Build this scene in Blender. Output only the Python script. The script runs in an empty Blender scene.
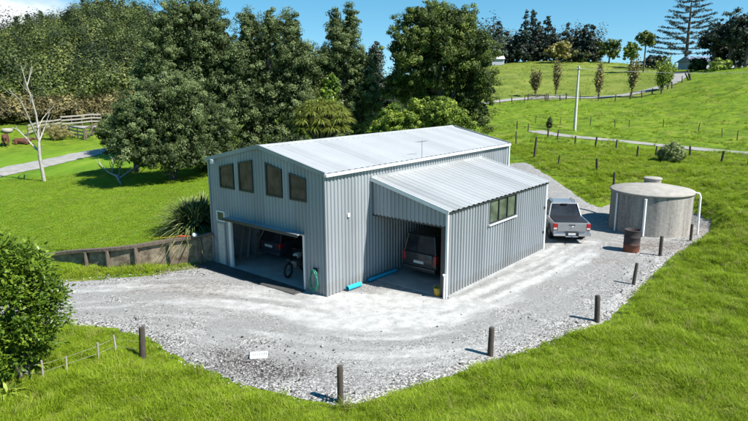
import bpy, math, random
import numpy as np
from mathutils import Vector, Matrix, Euler
PI = math.pi
random.seed(7); rng = np.random.default_rng(7)
sc = bpy.context.scene
COL = sc.collection
sc.view_settings.view_transform = 'Standard'; sc.view_settings.look = 'None'
sc.view_settings.gamma = 1; sc.view_settings.use_curve_mapping = False
sc.view_settings.exposure = 1.0
# ------------------------------------------------------------------ camera
CAMH = 8.3; PITCH = .211; ROLL = -.005; FPX = 591.46
cam = bpy.data.cameras.new('camera'); camo = bpy.data.objects.new('camera', cam); COL.objects.link(camo)
cam.sensor_width = 36; cam.lens = 36 * FPX / 748; cam.clip_start = .1; cam.clip_end = 6000
camo.matrix_world = Matrix.Translation((0, 0, CAMH)) @ Matrix.Rotation(PI/2 - PITCH, 4, 'X') @ Matrix.Rotation(ROLL, 4, 'Z')
sc.camera = camo
# ------------------------------------------------------------------ light
SUN_EL = math.radians(48.5); SUN_XY = math.radians(-30)          # direction towards the sun in the ground plane
sd = Vector((math.cos(SUN_EL)*math.cos(SUN_XY), math.cos(SUN_EL)*math.sin(SUN_XY), math.sin(SUN_EL)))
sl = bpy.data.lights.new('sun', 'SUN'); sl.energy = 5.0; sl.angle = math.radians(.5); sl.color = (1, .965, .9)
so = bpy.data.objects.new('sun', sl); COL.objects.link(so); so.rotation_euler = (-sd).to_track_quat('-Z', 'Y').to_euler(); so.location = (20, -20, 60)
w = bpy.data.worlds.new('World'); sc.world = w; w.use_nodes = True
nt = w.node_tree; nt.nodes.clear(); N = nt.nodes.new; L = nt.links.new
sky = N('ShaderNodeTexSky'); sky.sky_type = 'NISHITA'; sky.sun_disc = False; sky.sun_elevation = SUN_EL
sky.sun_rotation = PI/2 - SUN_XY; sky.air_density = 1.0; sky.dust_density = 0.0; sky.ozone_density = 1.2; sky.altitude = 50
bg = N('ShaderNodeBackground'); bg.inputs[1].default_value = .05
hs = N('ShaderNodeHueSaturation'); hs.inputs['Saturation'].default_value = 1.38; hs.inputs['Hue'].default_value = .482; hs.inputs['Value'].default_value = 1.6
tc0 = N('ShaderNodeTexCoord'); va = N('ShaderNodeVectorMath'); va.operation = 'ADD'; va.inputs[1].default_value = (0, 0, .10); vn = N('ShaderNodeVectorMath'); vn.operation = 'NORMALIZE'
L(tc0.outputs['Generated'], va.inputs[0]); L(va.outputs[0], vn.inputs[0]); L(vn.outputs[0], sky.inputs['Vector'])
L(sky.outputs[0], hs.inputs['Color'])
tc = N('ShaderNodeTexCoord'); mp = N('ShaderNodeMapping'); mp.inputs['Scale'].default_value = (1, 1, 3.2)
nz = N('ShaderNodeTexNoise'); nz.inputs['Scale'].default_value = 3.4; nz.inputs['Detail'].default_value = 7; nz.inputs['Roughness'].default_value = .6
L(tc.outputs['Generated'], mp.inputs[0]); L(mp.outputs[0], nz.inputs[0])
dp = N('ShaderNodeVectorMath'); dp.operation = 'DOT_PRODUCT'
cd = Vector((-.62, .78, .17)).normalized(); dp.inputs[1].default_value = cd
L(tc.outputs['Generated'], dp.inputs[0])
mr = N('ShaderNodeMapRange'); mr.inputs[1].default_value = .93; mr.inputs[2].default_value = .995; mr.inputs[3].default_value = -.2; mr.inputs[4].default_value = .42
L(dp.outputs['Value'], mr.inputs[0])
ad = N('ShaderNodeMath'); ad.operation = 'ADD'; L(nz.outputs[0], ad.inputs[0]); L(mr.outputs[0], ad.inputs[1])
cr = N('ShaderNodeMapRange'); cr.inputs[1].default_value = .62; cr.inputs[2].default_value = .86; L(ad.outputs[0], cr.inputs[0])
mx = N('ShaderNodeMixRGB'); mx.inputs[2].default_value = (11, 11.4, 11.8, 1)
L(cr.outputs[0], mx.inputs[0]); L(hs.outputs[0], mx.inputs[1]); L(mx.outputs[0], bg.inputs[0])
wo = N('ShaderNodeOutputWorld'); L(bg.outputs[0], wo.inputs[0])
# ------------------------------------------------------------------ noise
_perm = rng.permutation(512); _g = rng.normal(size=(512, 2)); _g /= np.linalg.norm(_g, axis=1)[:, None]
def pn(x, y, s=1., seed=0):
    x = np.asarray(x, float)/s + seed*17.3; y = np.asarray(y, float)/s + seed*9.1
    xi = np.floor(x).astype(int); yi = np.floor(y).astype(int); xf = x-xi; yf = y-yi
    def g(a, b):
        h = _perm[(_perm[a & 511] + b) & 511]; v = _g[h]; return v
    u = xf*xf*(3-2*xf); v = yf*yf*(3-2*yf)
    def d(a, b): q = g(xi+a, yi+b); return q[..., 0]*(xf-a) + q[..., 1]*(yf-b)
    return (d(0, 0)*(1-u)+d(1, 0)*u)*(1-v) + (d(0, 1)*(1-u)+d(1, 1)*u)*v
def fbm(x, y, s, oct=4, seed=0):
    r = 0; a = 1
    for i in range(oct): r = r + a*pn(x, y, s/2**i, seed+i); a *= .5
    return r
def sstep(a, b, x): t = np.clip((x-a)/(b-a), 0, 1); return t*t*(3-2*t)
# ------------------------------------------------------------------ shed frame of reference
BX, BY, YAW = -1.8839, 22.3658, .8709
U = np.array([math.cos(YAW), math.sin(YAW)]); V = np.array([math.sin(YAW), -math.cos(YAW)])
def sw(a, b): q = np.array([BX, BY]) + U*a + V*b; return float(q[0]), float(q[1])
WID, LEN, EAVE, APEX, AB = 7.49, 14.7, 4.98, 5.77, -3.8
LA0, LA1, LB, LH0, LH1 = 2.8, 11.63, 3.78, 4.44, 3.54
# ------------------------------------------------------------------ terrain heights
DT = [0, 12, 25, 28, 31, 34, 37, 40, 46, 60, 80, 100, 125, 150, 180, 210, 250, 320, 450, 700, 1500]
TB = {
 -300: [0,0,0,0,0,0,.1,.2,.3,.5,1.4,3,4,5,7,9,11,11,8,4,0],
 0:    [0,0,0,.1,.25,.4,.45,.5,.4,.2,1.4,3,5,8,12,15.5,18,17.5,12,5,0],
 60:   [0,0,0,.6,.65,.7,.7,.7,.6,.3,1.4,3,5.5,10,15.5,21.5,25,24,15,5,0],
 150:  [0,0,0,1.05,1.1,1.15,1.15,1.1,.9,.8,1.6,3,6,13,20.5,28.5,32.5,31,18,5,0],
 215:  [0,0,0,1.35,1.35,1.35,1.35,1.3,1.2,1.0,1.5,3,5,8,11,13,15,14,10,5,0],
 290:  [0,0,0,.9,1.1,1.25,1.25,1.2,1.1,1.0,1.5,2.5,4,6,8,9,10,9,7,4,0],
 374:  [0,0,0,0,0,0,0,.2,.7,1.0,1.5,2.5,4,6,8,9,10,9,7,4,0],
 450:  [0,0,0,0,0,0,0,.2,1.2,1.6,2.2,3.5,5.2,8,11,13.5,14,12,8,4,0],
 530:  [0,0,0,0,0,0,0,.5,2.0,2.3,2.4,3.6,5.4,8,12.5,15.8,16.2,13,8,4,0],
 600:  [0,0,0,0,0,0,0,.5,1.8,2.3,2.2,3.3,5.2,8,12,15,15.8,13,8,4,0],
 660:  [0,0,0,0,0,0,.1,.9,1.9,2.0,1.9,3.4,6.6,9.5,11.5,12.5,13,12,8,4,0],
 720:  [0,0,0,0,0,.2,.7,1.2,1.8,2.0,1.9,4.0,9,11,11.5,12,12,11,8,4,0],
 900:  [0,0,.3,.8,1.2,1.5,1.7,1.9,2.2,2.2,2,4.5,10,13,14,14,14,12,8,4,0]}
_az = np.array([math.atan((p-374)/591.46) for p in TB]); _T = np.array(list(TB.values()), float)
AZF = np.linspace(_az[0], _az[-1], 260); TF = np.linspace(0, math.sqrt(1500), 700)
_c1 = np.array([np.interp(TF**2, DT, r) for r in _T])
ZF = np.array([np.interp(AZF, _az, _c1[:, j]) for j in range(len(TF))]).T
def gsm(A, sig, ax):
    k = np.exp(-.5*(np.arange(-3*int(sig+1), 3*int(sig+1)+1)/sig)**2); k /= k.sum(); h = len(k)//2
    P = np.pad(A, [(h, h) if i == ax else (0, 0) for i in (0, 1)], mode='edge')
    return np.apply_along_axis(lambda r: np.convolve(r, k, 'valid'), ax, P)
ZF = gsm(gsm(ZF, 5, 0), 2.2, 1)
WALLX = [-15.75, -14.25, -12.66, -11.1, -9.53, -8.5, -7.62]; WALLY = [27.35, 27.12, 26.5, 26.32, 26.76, 27.0, 27.22]
def in_foot(x, y, m=0):
    dx = x-BX; dy = y-BY; a = dx*U[0]+dy*U[1]; b = dx*V[0]+dy*V[1]
    main = np.minimum(np.minimum(a, LEN-a), np.minimum(-b, b+WID)); lean = np.minimum(np.minimum(a-LA0, LA1-a), np.minimum(b+1, LB-b))
    return np.maximum(main, lean) + m                              # > 0 inside
def hbase(x, y):
    x = np.asarray(x, float); y = np.asarray(y, float)
    D = np.hypot(x, y); az = np.clip(np.arctan2(x, y), AZF[0], AZF[-1])
    i = (az-AZF[0])/(AZF[1]-AZF[0]); j = np.clip(np.sqrt(D), 0, TF[-1])/(TF[1]-TF[0])
    i0 = np.clip(i.astype(int), 0, len(AZF)-2); j0 = np.clip(j.astype(int), 0, len(TF)-2); fi = i-i0; fj = np.clip(j-j0, 0, 1)
    z = (ZF[i0, j0]*(1-fi)+ZF[i0+1, j0]*fi)*(1-fj) + (ZF[i0, j0+1]*(1-fi)+ZF[i0+1, j0+1]*fi)*fj
    yw = np.interp(x, WALLX, WALLY)
    front = (1 - sstep(.06, .30, y-yw)) * sstep(-16.6, -15.4, x) * (x < -5) * (y > 15)
    z = z*(1-front)
    z = z*(1-sstep(-.30, -.06, in_foot(x, y))*(y < 60))
    z = z*sstep(2.5, 4.6, np.hypot(x-16.0, y-33.4))
    a = (x-BX)*U[0]+(y-BY)*U[1]; b = (x-BX)*V[0]+(y-BY)*V[1]; z = z*(1-sstep(-7.62, -7.45, b)*(1-sstep(LEN, LEN+3, a))*(1-sstep(4.5, 8, b)))
    return z
def ray(px, py):
    u, v = px-374, py-210.5; c, s = math.cos(ROLL), math.sin(ROLL); a = u*c+v*s; b = -u*s+v*c
    xc, yc = a/FPX, -b/FPX; c, s = math.cos(PITCH), math.sin(PITCH)
    return np.array([xc, c+yc*s, -s+yc*c])
def ground_at(px, py, dmin=8, dmax=700):
    d = ray(px, py); d = d/np.hypot(d[0], d[1]); t = np.arange(dmin, dmax, .08)
    z = CAMH + d[2]*t; h = hbase(d[0]*t, d[1]*t); k = np.argmax(z <= h)
    if not (z <= h).any(): k = len(t)-1
    return float(d[0]*t[k]), float(d[1]*t[k]), float(h[k])
def at_dist(px, py, D):
    d = ray(px, py); d = d/np.hypot(d[0], d[1]); return float(d[0]*D), float(d[1]*D), float(CAMH+d[2]*D)
def gz(x, y): return float(hbase(np.array([x]), np.array([y]))[0])
# ------------------------------------------------------------------ roads
def gp(l): return np.array([ground_at(*p)[:2] for p in l])
yard = gp([(60,325),(78,325),(112,327),(150,337),(166,350),(187,362),(215,371),(242,384),(275,392),(310,400),(343,405),(372,400),(402,389),(440,379),
           (482,364),(520,351),(560,337),(602,322),(622,306),(638,290),(654,272),(671,256),(697,241),(708,232)])
back = gp([(600,208),(588,203),(576,194),(562,184),(549,176),(536,168),(524,161),(513,154)])
yard = np.vstack([[(-18, 15.8), (-13.5, 19.0)], yard, [(19.6, 33.5), (19, 37), (16.5, 38), (14.3, 37)], back, [(9.0, 46), (5, 43), (6.2, 35), (-7.2, 27.0)], gp([(185,269),(150,275),(112,277),(98,279)]), [(-14.6, 24.4), (-22, 23.5), (-22, 16)]])
def poly_sd(P, x, y):                                              # signed distance, > 0 inside
    x = np.asarray(x, float); y = np.asarray(y, float); d = np.full(x.shape, 1e9); ins = np.zeros(x.shape, bool)
    for i in range(len(P)):
        ax, ay = P[i]; bx, by = P[(i+1) % len(P)]; ex, ey = bx-ax, by-ay
        t = np.clip(((x-ax)*ex+(y-ay)*ey)/(ex*ex+ey*ey+1e-9), 0, 1); d = np.minimum(d, np.hypot(x-ax-t*ex, y-ay-t*ey))
        c = ((ay > y) != (by > y)); xx = (bx-ax)*(y-ay)/((by-ay) if abs(by-ay) > 1e-9 else 1e-9)+ax; ins ^= c & (x < xx)
    return np.where(ins, d, -d)
def line_d(P, x, y):
    x = np.asarray(x, float); y = np.asarray(y, float); d = np.full(x.shape, 1e9)
    for i in range(len(P)-1):
        ax, ay = P[i][:2]; bx, by = P[i+1][:2]; ex, ey = bx-ax, by-ay
        t = np.clip(((x-ax)*ex+(y-ay)*ey)/(ex*ex+ey*ey+1e-9), 0, 1); d = np.minimum(d, np.hypot(x-ax-t*ex, y-ay-t*ey))
    return d
def smooth_line(P, n=4):
    P = np.array(P, float)
    for _ in range(n):
        Q = [P[0]]
        for i in range(len(P)-1): Q += [P[i]*.75+P[i+1]*.25, P[i]*.25+P[i+1]*.75]
        Q.append(P[-1]); P = np.array(Q)
    return P
R_left = smooth_line(np.vstack([[(-62, 50)], gp([(-30,179),(0,172),(40,164),(80,155),(112,149),(150,146)])]))
R_left2 = smooth_line(gp([(48,127),(70,127),(95,127),(130,128)]))
R_mid = smooth_line(np.vstack([gp([(536,131),(548,133.5),(575,137),(610,140),(650,144),(700,149),(748,154)]), [(45, 44)]]))
R_up = smooth_line(gp([(480,104),(500,101),(522,99),(545,97.5),(575,97.5),(600,97.5),(620,96),(640,92.5),(660,87.5),(673,82.5),(680,77),(681,73)]))
ROADS = [(R_left, 1.7), (R_left2, 1.1), (R_mid, 1.25), (R_up, 1.5)]
def rough(x, y):                                                   # 0 on made ground, 1 in rough pasture
    m = sstep(-.1, 1.0, -poly_sd(yard, x, y))
    for P, wd in ROADS: m = m*sstep(wd*.9, wd+1.2, line_d(P[::3], x, y))
    m = m*sstep(.0, .6, -in_foot(x, y))
    return m
def lawn(x, y):                                                    # mown lawn, left of the shed
    return sstep(-2, 1, -(x+1-(y-27)*.25)) * sstep(25.5, 27, y) * (1-sstep(70, 82, np.hypot(x, y)))
def hum(x, y):
    D = np.hypot(x, y); r = rough(x, y); lw = lawn(x, y)
    n = .17*pn(x, y, 1.7, 3) + .20*pn(x, y, 4.6, 5) + .08*pn(x, y, .8, 8) + .14*pn(x, y, 2.3, 14)*sstep(35, 70, D)
    tr = hbase(x, y); n = n + .22*np.clip(pn(x*.35, y*.35+tr*2.2, 1.3, 11), -.4, 1)*sstep(30, 60, D)
    return n*r*(1-.88*lw) - .05*(1-r)
def H(x, y): return hbase(x, y) + hum(x, y)
def hz(x, y): return float(H(np.array([x]), np.array([y]))[0])
# ------------------------------------------------------------------ materials
def newmat(name):
    m = bpy.data.materials.new(name); m.use_nodes = True; t = m.node_tree; t.nodes.clear()
    o = t.nodes.new('ShaderNodeOutputMaterial'); p = t.nodes.new('ShaderNodeBsdfPrincipled'); t.links.new(p.outputs[0], o.inputs[0]); return m, t, p, o
def rgb(c): return (c[0], c[1], c[2], 1)
def ramp(t, src, stops):
    r = t.nodes.new('ShaderNodeValToRGB'); e = r.color_ramp.elements
    while len(e) < len(stops): e.new(.5)
    for k, (p, c) in enumerate(stops): e[k].position = p; e[k].color = rgb(c) if not isinstance(c, (int, float)) else (c, c, c, 1)
    t.links.new(src, r.inputs[0]); return r.outputs[0]
def noise(t, scale, detail=4, rough_=.55, vec=None, mapping=None, space='Position'):
    n = t.nodes.new('ShaderNodeTexNoise'); n.inputs['Scale'].default_value = scale; n.inputs['Detail'].default_value = detail; n.inputs['Roughness'].default_value = rough_
    if vec is None:
        if space == 'Position': g = t.nodes.new('ShaderNodeNewGeometry'); vec = g.outputs['Position']
        else: g = t.nodes.new('ShaderNodeTexCoord'); vec = g.outputs['Object']
    if mapping: m = t.nodes.new('ShaderNodeMapping'); m.inputs['Scale'].default_value = mapping; t.links.new(vec, m.inputs[0]); vec = m.outputs[0]
    t.links.new(vec, n.inputs['Vector']); return n.outputs[0]
def mix(t, f, a, b, mode='MIX'):
    m = t.nodes.new('ShaderNodeMixRGB'); m.blend_type = mode
    for s, v in ((0, f), (1, a), (2, b)):
        if hasattr(v, 'links'): t.links.new(v, m.inputs[s])
        elif isinstance(v, (int, float)): m.inputs[s].default_value = v if s == 0 else (v, v, v, 1)
        else: m.inputs[s].default_value = rgb(v)
    return m.outputs[0]
def attr(t, n):
    a = t.nodes.new('ShaderNodeAttribute'); a.attribute_name = n; return a.outputs['Fac']
def bump(t, p, h, s, d=.02):
    b = t.nodes.new('ShaderNodeBump'); b.inputs['Strength'].default_value = s; b.inputs['Distance'].default_value = d
    t.links.new(h, b.inputs['Height']); t.links.new(b.outputs[0], p.inputs['Normal']); return b
def pmat(name, col, rough_=.6, metal=0, var=.25, scale=3, space='Object', spec=None, bmp=0, mapping=None, alt=None):
    m, t, p, o = newmat(name); n = noise(t, scale, 6, .6, mapping=mapping, space=space)
    alt = alt or tuple(c*(1-var) for c in col)
    c = ramp(t, n, [(.32, alt), (.68, col)]); t.links.new(c, p.inputs['Base Color'])
    p.inputs['Roughness'].default_value = rough_; p.inputs['Metallic'].default_value = metal
    if spec is not None: p.inputs['Specular IOR Level'].default_value = spec
    if bmp: bump(t, p, noise(t, scale*6, 5, .6, space=space), bmp)
    return m
M = {}
def grass_color(t, lawnf=None, farf=None):
    big = noise(t, .13, 4, .6); med = noise(t, .9, 4, .65); fine = noise(t, 6, 3, .6)
    c = ramp(t, med, [(.34, (.075, .13, .006)), (.5, (.14, .22, .010)), (.64, (.205, .285, .016))])
    c = mix(t, ramp(t, big, [(.42, 0.), (.66, .75)]), c, (.16, .25, .010))
    dry = ramp(t, noise(t, .33, 5, .7), [(.54, 0.), (.68, .8)])
    c = mix(t, dry, c, (.25, .25, .055))
    c = mix(t, .6, c, mix(t, 1., c, ramp(t, fine, [(.3, .35), (.7, 1.15)]), 'MULTIPLY'))
    return c
def m_ground():
    m, t, p, o = newmat('pasture ground'); c = grass_color(t); c = mix(t, ramp(t, noise(t, .55, 7, .78, mapping=(.6, 1, 1)), [(.49, 0.), (.62, .7)]), c, (.05, .105, .008))
    lw = attr(t, 'lawn'); far = attr(t, 'far'); fo = attr(t, 'forest'); dirt = attr(t, 'dirt')
    lc = ramp(t, noise(t, .5, 5, .6, mapping=(1, .35, 1)), [(.3, (.08, .17, .010)), (.5, (.125, .23, .012)), (.7, (.175, .275, .022))])
    lc = mix(t, ramp(t, noise(t, 1.3, 5, .7, mapping=(.25, 1.6, 1)), [(.55, 0.), (.75, .5)]), lc, (.23, .26, .07))
    c = mix(t, lw, c, lc)
    fc = ramp(t, noise(t, .22, 6, .7, mapping=(.5, .5, 1.6)), [(.3, (.075, .10, .018)), (.5, (.14, .18, .025)), (.68, (.20, .22, .05))])
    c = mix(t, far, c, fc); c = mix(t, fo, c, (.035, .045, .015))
    c = mix(t, dirt, c, ramp(t, noise(t, 9, 4), [(.35, (.06, .045, .03)), (.6, (.24, .19, .13))]))
    t.links.new(c, p.inputs['Base Color']); p.inputs['Roughness'].default_value = .85; p.inputs['Specular IOR Level'].default_value = .15
    bump(t, p, mix(t, .6, noise(t, 9, 5, .7), noise(t, 1.1, 6, .75)), .9, .30); return m
M['ground'] = m_ground()
def m_grass(name, a, b, dryc):
    m, t, p, o = newmat(name); oi = t.nodes.new('ShaderNodeObjectInfo'); tint = attr(t, 'tint')
    c = grass_color(t); c = mix(t, .5, c, ramp(t, oi.outputs['Random'], [(0, a), (.8, b), (.96, dryc)]))
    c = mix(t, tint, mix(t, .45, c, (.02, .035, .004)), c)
    t.links.new(c, p.inputs['Base Color']); p.inputs['Roughness'].default_value = .6; p.inputs['Specular IOR Level'].default_value = .2
    tr = t.nodes.new('ShaderNodeBsdfTranslucent'); t.links.new(c, tr.inputs[0]); ms = t.nodes.new('ShaderNodeMixShader'); ms.inputs[0].default_value = .45
    t.links.new(p.outputs[0], ms.inputs[1]); t.links.new(tr.outputs[0], ms.inputs[2]); t.links.new(ms.outputs[0], o.inputs[0]); return m
M['lawn'] = m_grass('lawn blades', (.34, .52, .02), (.44, .62, .04), (.62, .62, .20))
M['grass'] = m_grass('grass blades', (.32, .46, .016), (.47, .62, .032), (.70, .64, .22))
def m_gravel():
    m, t, p, o = newmat('crushed gravel'); wear = attr(t, 'wear'); dirt = attr(t, 'dirt'); dark = attr(t, 'dark')
    g = t.nodes.new('ShaderNodeNewGeometry'); vo = t.nodes.new('ShaderNodeTexVoronoi'); vo.inputs['Scale'].default_value = 26; t.links.new(g.outputs['Position'], vo.inputs['Vector'])
    vo2 = t.nodes.new('ShaderNodeTexVoronoi'); vo2.inputs['Scale'].default_value = 11; t.links.new(g.outputs['Position'], vo2.inputs['Vector'])
    sep = t.nodes.new('ShaderNodeSeparateColor'); t.links.new(vo.outputs['Color'], sep.inputs[0])
    sep2 = t.nodes.new('ShaderNodeSeparateColor'); t.links.new(vo2.outputs['Color'], sep2.inputs[0])
    stones = ramp(t, mix(t, .22, sep.outputs[0], sep2.outputs[0]), [(.2, (.05, .046, .044)), (.5, (.19, .184, .176)), (.8, (.46, .45, .43))])
    fine = ramp(t, noise(t, 14, 6, .75), [(.3, (.145, .142, .138)), (.7, (.29, .285, .275))])
    bright = ramp(t, noise(t, 2.2, 6, .7), [(.3, (.27, .268, .262)), (.62, (.44, .435, .42))])
    f0 = ramp(t, noise(t, .7, 7, .7), [(.30, .1), (.55, 1.)])
    ed = t.nodes.new('ShaderNodeMath'); ed.operation = 'SUBTRACT'; t.links.new(f0, ed.inputs[0]); t.links.new(attr(t, 'edge'), ed.inputs[1]); ed.use_clamp = True
    c = mix(t, ed.outputs[0], stones, fine)
    wf = t.nodes.new('ShaderNodeMath'); wf.operation = 'ADD'; t.links.new(wear, wf.inputs[0]); t.links.new(mix(t, .6, noise(t, 1.3, 7, .75), noise(t, 5, 5, .8)), wf.inputs[1])
    c = mix(t, ramp(t, wf.outputs[0], [(.52, 0.), (.98, 1.)]), c, bright)
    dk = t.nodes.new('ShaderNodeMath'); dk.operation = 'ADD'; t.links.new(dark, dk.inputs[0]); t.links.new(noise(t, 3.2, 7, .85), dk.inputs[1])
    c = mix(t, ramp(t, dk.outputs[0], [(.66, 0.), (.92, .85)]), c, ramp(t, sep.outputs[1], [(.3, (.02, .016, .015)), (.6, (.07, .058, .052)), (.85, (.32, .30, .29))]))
    di = t.nodes.new('ShaderNodeMath'); di.operation = 'ADD'; t.links.new(dirt, di.inputs[0]); t.links.new(noise(t, 2.4, 6, .8), di.inputs[1])
    c = mix(t, ramp(t, di.outputs[0], [(.68, 0.), (1.0, .8)]), c, ramp(t, sep2.outputs[1], [(.2, (.075, .06, .052)), (.7, (.25, .215, .185))]))
    t.links.new(c, p.inputs['Base Color']); p.inputs['Roughness'].default_value = .9; p.inputs['Specular IOR Level'].default_value = .2
    bump(t, p, mix(t, .5, mix(t, .5, vo.outputs['Distance'], noise(t, 30, 4, .7)), noise(t, 4, 5)), .8, .03); return m
M['gravel'] = m_gravel()
M['track'] = pmat('pale gravel track', (.30, .29, .27), .9, 0, .35, 1.5, 'Position', bmp=.5)
def m_steel(name, col, stain=(.2, .2, .2), panelv=0, axis=0):
    m, t, p, o = newmat(name)
    n1 = noise(t, .6, 5, .6, space='Object'); n2 = noise(t, 3, 6, .7, space='Object', mapping=(1, 1, .12))
    c = ramp(t, n1, [(.3, tuple(x*.9 for x in col)), (.7, col)]); c = mix(t, ramp(t, n2, [(.52, 0.), (.8, .35)]), c, stain)
    c = mix(t, ramp(t, noise(t, 9, 6, .8, space='Object'), [(.60, 0.), (.74, .3)]), c, tuple(x*.6 for x in col))
    if panelv:
        tcn = t.nodes.new('ShaderNodeTexCoord'); sx = t.nodes.new('ShaderNodeSeparateXYZ'); t.links.new(tcn.outputs['Object'], sx.inputs[0])
        dv = t.nodes.new('ShaderNodeMath'); dv.operation = 'DIVIDE'; dv.inputs[1].default_value = .76; t.links.new(sx.outputs[axis], dv.inputs[0])
        fl = t.nodes.new('ShaderNodeMath'); fl.operation = 'FLOOR'; t.links.new(dv.outputs[0], fl.inputs[0])
        wn = t.nodes.new('ShaderNodeTexWhiteNoise'); wn.noise_dimensions = '1D'; t.links.new(fl.outputs[0], wn.inputs['W'])
        c = mix(t, panelv, c, mix(t, 1., c, ramp(t, wn.outputs[0], [(0, .72), (1, 1.0)]), 'MULTIPLY'))
    if not panelv:                                                 # sheet to sheet difference, mud splashed up from the ground
        tcn = t.nodes.new('ShaderNodeTexCoord'); sx = t.nodes.new('ShaderNodeSeparateXYZ'); t.links.new(tcn.outputs['Object'], sx.inputs[0])
        sm = t.nodes.new('ShaderNodeMath'); sm.operation = 'ADD'; t.links.new(sx.outputs[0], sm.inputs[0]); t.links.new(sx.outputs[1], sm.inputs[1])
        dv = t.nodes.new('ShaderNodeMath'); dv.operation = 'DIVIDE'; dv.inputs[1].default_value = .88; t.links.new(sm.outputs[0], dv.inputs[0])
        fl = t.nodes.new('ShaderNodeMath'); fl.operation = 'FLOOR'; t.links.new(dv.outputs[0], fl.inputs[0])
        wn = t.nodes.new('ShaderNodeTexWhiteNoise'); wn.noise_dimensions = '1D'; t.links.new(fl.outputs[0], wn.inputs['W'])
        c = mix(t, 1., c, ramp(t, wn.outputs[0], [(0, .84), (1, 1.05)]), 'MULTIPLY')
        mz = t.nodes.new('ShaderNodeMath'); mz.operation = 'MULTIPLY_ADD'; t.links.new(noise(t, 5, 5, .7, space='Object'), mz.inputs[0]); mz.inputs[1].default_value = -.9; t.links.new(sx.outputs[2], mz.inputs[2])
        c = mix(t, ramp(t, mz.outputs[0], [(-0.0, .3), (.08, 0.)]), c, (.20, .18, .15))
    t.links.new(c, p.inputs['Base Color']); p.inputs['Roughness'].default_value = .42; p.inputs['Metallic'].default_value = .12
    bump(t, p, noise(t, 1.5, 3, space='Object'), .15, .03); return m
M['wall'] = m_steel('weathered grey wall steel', (.295, .318, .337), (.20, .205, .205))
M['roof'] = m_steel('galvanised roof steel', (.42, .427, .43), (.34, .34, .33), .5, 0)
M['lroof'] = m_steel('lean-to roof steel', (.39, .398, .40), (.31, .31, .30), .8, 0)
M['trim'] = pmat('white trim steel', (.66, .68, .68), .4, .1, .1)
M['dtrim'] = pmat('dark trim', (.03, .034, .038), .4, .1, .2)
M['white'] = pmat('white plastic pipe', (.75, .76, .75), .4, 0, .1)
M['conc'] = pmat('concrete floor', (.36, .36, .35), .85, 0, .3, 1.2, bmp=.3)
M['apron_shade'] = pmat('apron with painted shade', (.07, .068, .066), .9, 0, .45, 2.2, 'Position', bmp=.5)  # apron colour, with the gable's shade put into its dark tone
M['wood'] = pmat('grey weathered timber', (.17, .13, .095), .85, 0, .6, 6, mapping=(4, 4, .5), bmp=.6, alt=(.05, .04, .03))
M['pwood'] = pmat('pale weathered timber', (.32, .295, .25), .85, 0, .4, 6, mapping=(4, 4, .5), bmp=.5)
M['dwood'] = pmat('dark timber post', (.075, .058, .045), .9, 0, .5, 8, mapping=(4, 4, .5), bmp=.7)
def m_glass(name, col, r=.06):
    m, t, p, o = newmat(name); c = ramp(t, noise(t, 1.8, 3, space='Object'), [(.35, tuple(x*.5 for x in col)), (.6, col)]); t.links.new(c, p.inputs['Base Color'])
    p.inputs['Roughness'].default_value = r; p.inputs['Specular IOR Level'].default_value = .15; return m
M['glass'] = m_glass('brownish window glass', (.12, .085, .07), .2)
M['gglass'] = m_glass('green grey window glass', (.10, .13, .085))
M['cglass'] = m_glass('dark vehicle glass', (.03, .036, .045), .04)
M['tyre'] = pmat('rubber', (.018, .018, .018), .8, 0, .3, 8)
M['rim'] = pmat('alloy rim', (.42, .43, .44), .3, .8, .2)
M['black'] = pmat('black plastic', (.016, .016, .018), .5, 0, .3)
M['chrome'] = pmat('bright metal', (.62, .63, .65), .18, .95, .1)
M['red'] = pmat('red lamp lens', (.45, .015, .015), .2, 0, .4, 12)
M['plate'] = pmat('plain number plate', (.6, .6, .58), .4, 0, .08)
def carpaint(name, col):
    m, t, p, o = newmat(name); c = ramp(t, noise(t, 2.5, 6, .7, space='Object'), [(.35, tuple(x*.82 for x in col)), (.65, col)]); t.links.new(c, p.inputs['Base Color'])
    p.inputs['Metallic'].default_value = .45; p.inputs['Roughness'].default_value = .35; p.inputs['Coat Weight'].default_value = .6; p.inputs['Coat Roughness'].default_value = .08; return m
M['silver'] = carpaint('silver grey paint', (.33, .335, .345)); M['navy'] = carpaint('dark blue paint', (.06, .072, .10)); M['blackp'] = carpaint('black green paint', (.045, .052, .055))
M['teal'] = pmat('green hose rubber', (.01, .20, .13), .4, 0, .3)
M['blue'] = pmat('bright blue pipe', (.02, .42, .62), .4, 0, .15)
M['yellow'] = pmat('yellow plastic', (.55, .33, .03), .5, 0, .2)
M['orange'] = pmat('orange plastic', (.50, .10, .035), .4, 0, .2)
def m_rust():
    m, t, p, o = newmat('rusting drum steel'); tcn = t.nodes.new('ShaderNodeTexCoord'); sx = t.nodes.new('ShaderNodeSeparateXYZ'); t.links.new(tcn.outputs['Object'], sx.inputs[0])
    a = t.nodes.new('ShaderNodeMath'); a.operation = 'ADD'; t.links.new(sx.outputs[2], a.inputs[0]); t.links.new(noise(t, 3, 6, .7, space='Object'), a.inputs[1])
    c = ramp(t, a.outputs[0], [(.65, (.17, .05, .025)), (.9, (.085, .035, .026)), (1.15, (.03, .022, .022))]); t.links.new(c, p.inputs['Base Color']); p.inputs['Roughness'].default_value = .8
    bump(t, p, noise(t, 12, 6, .7, space='Object'), .4); return m
M['rust'] = m_rust()
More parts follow.
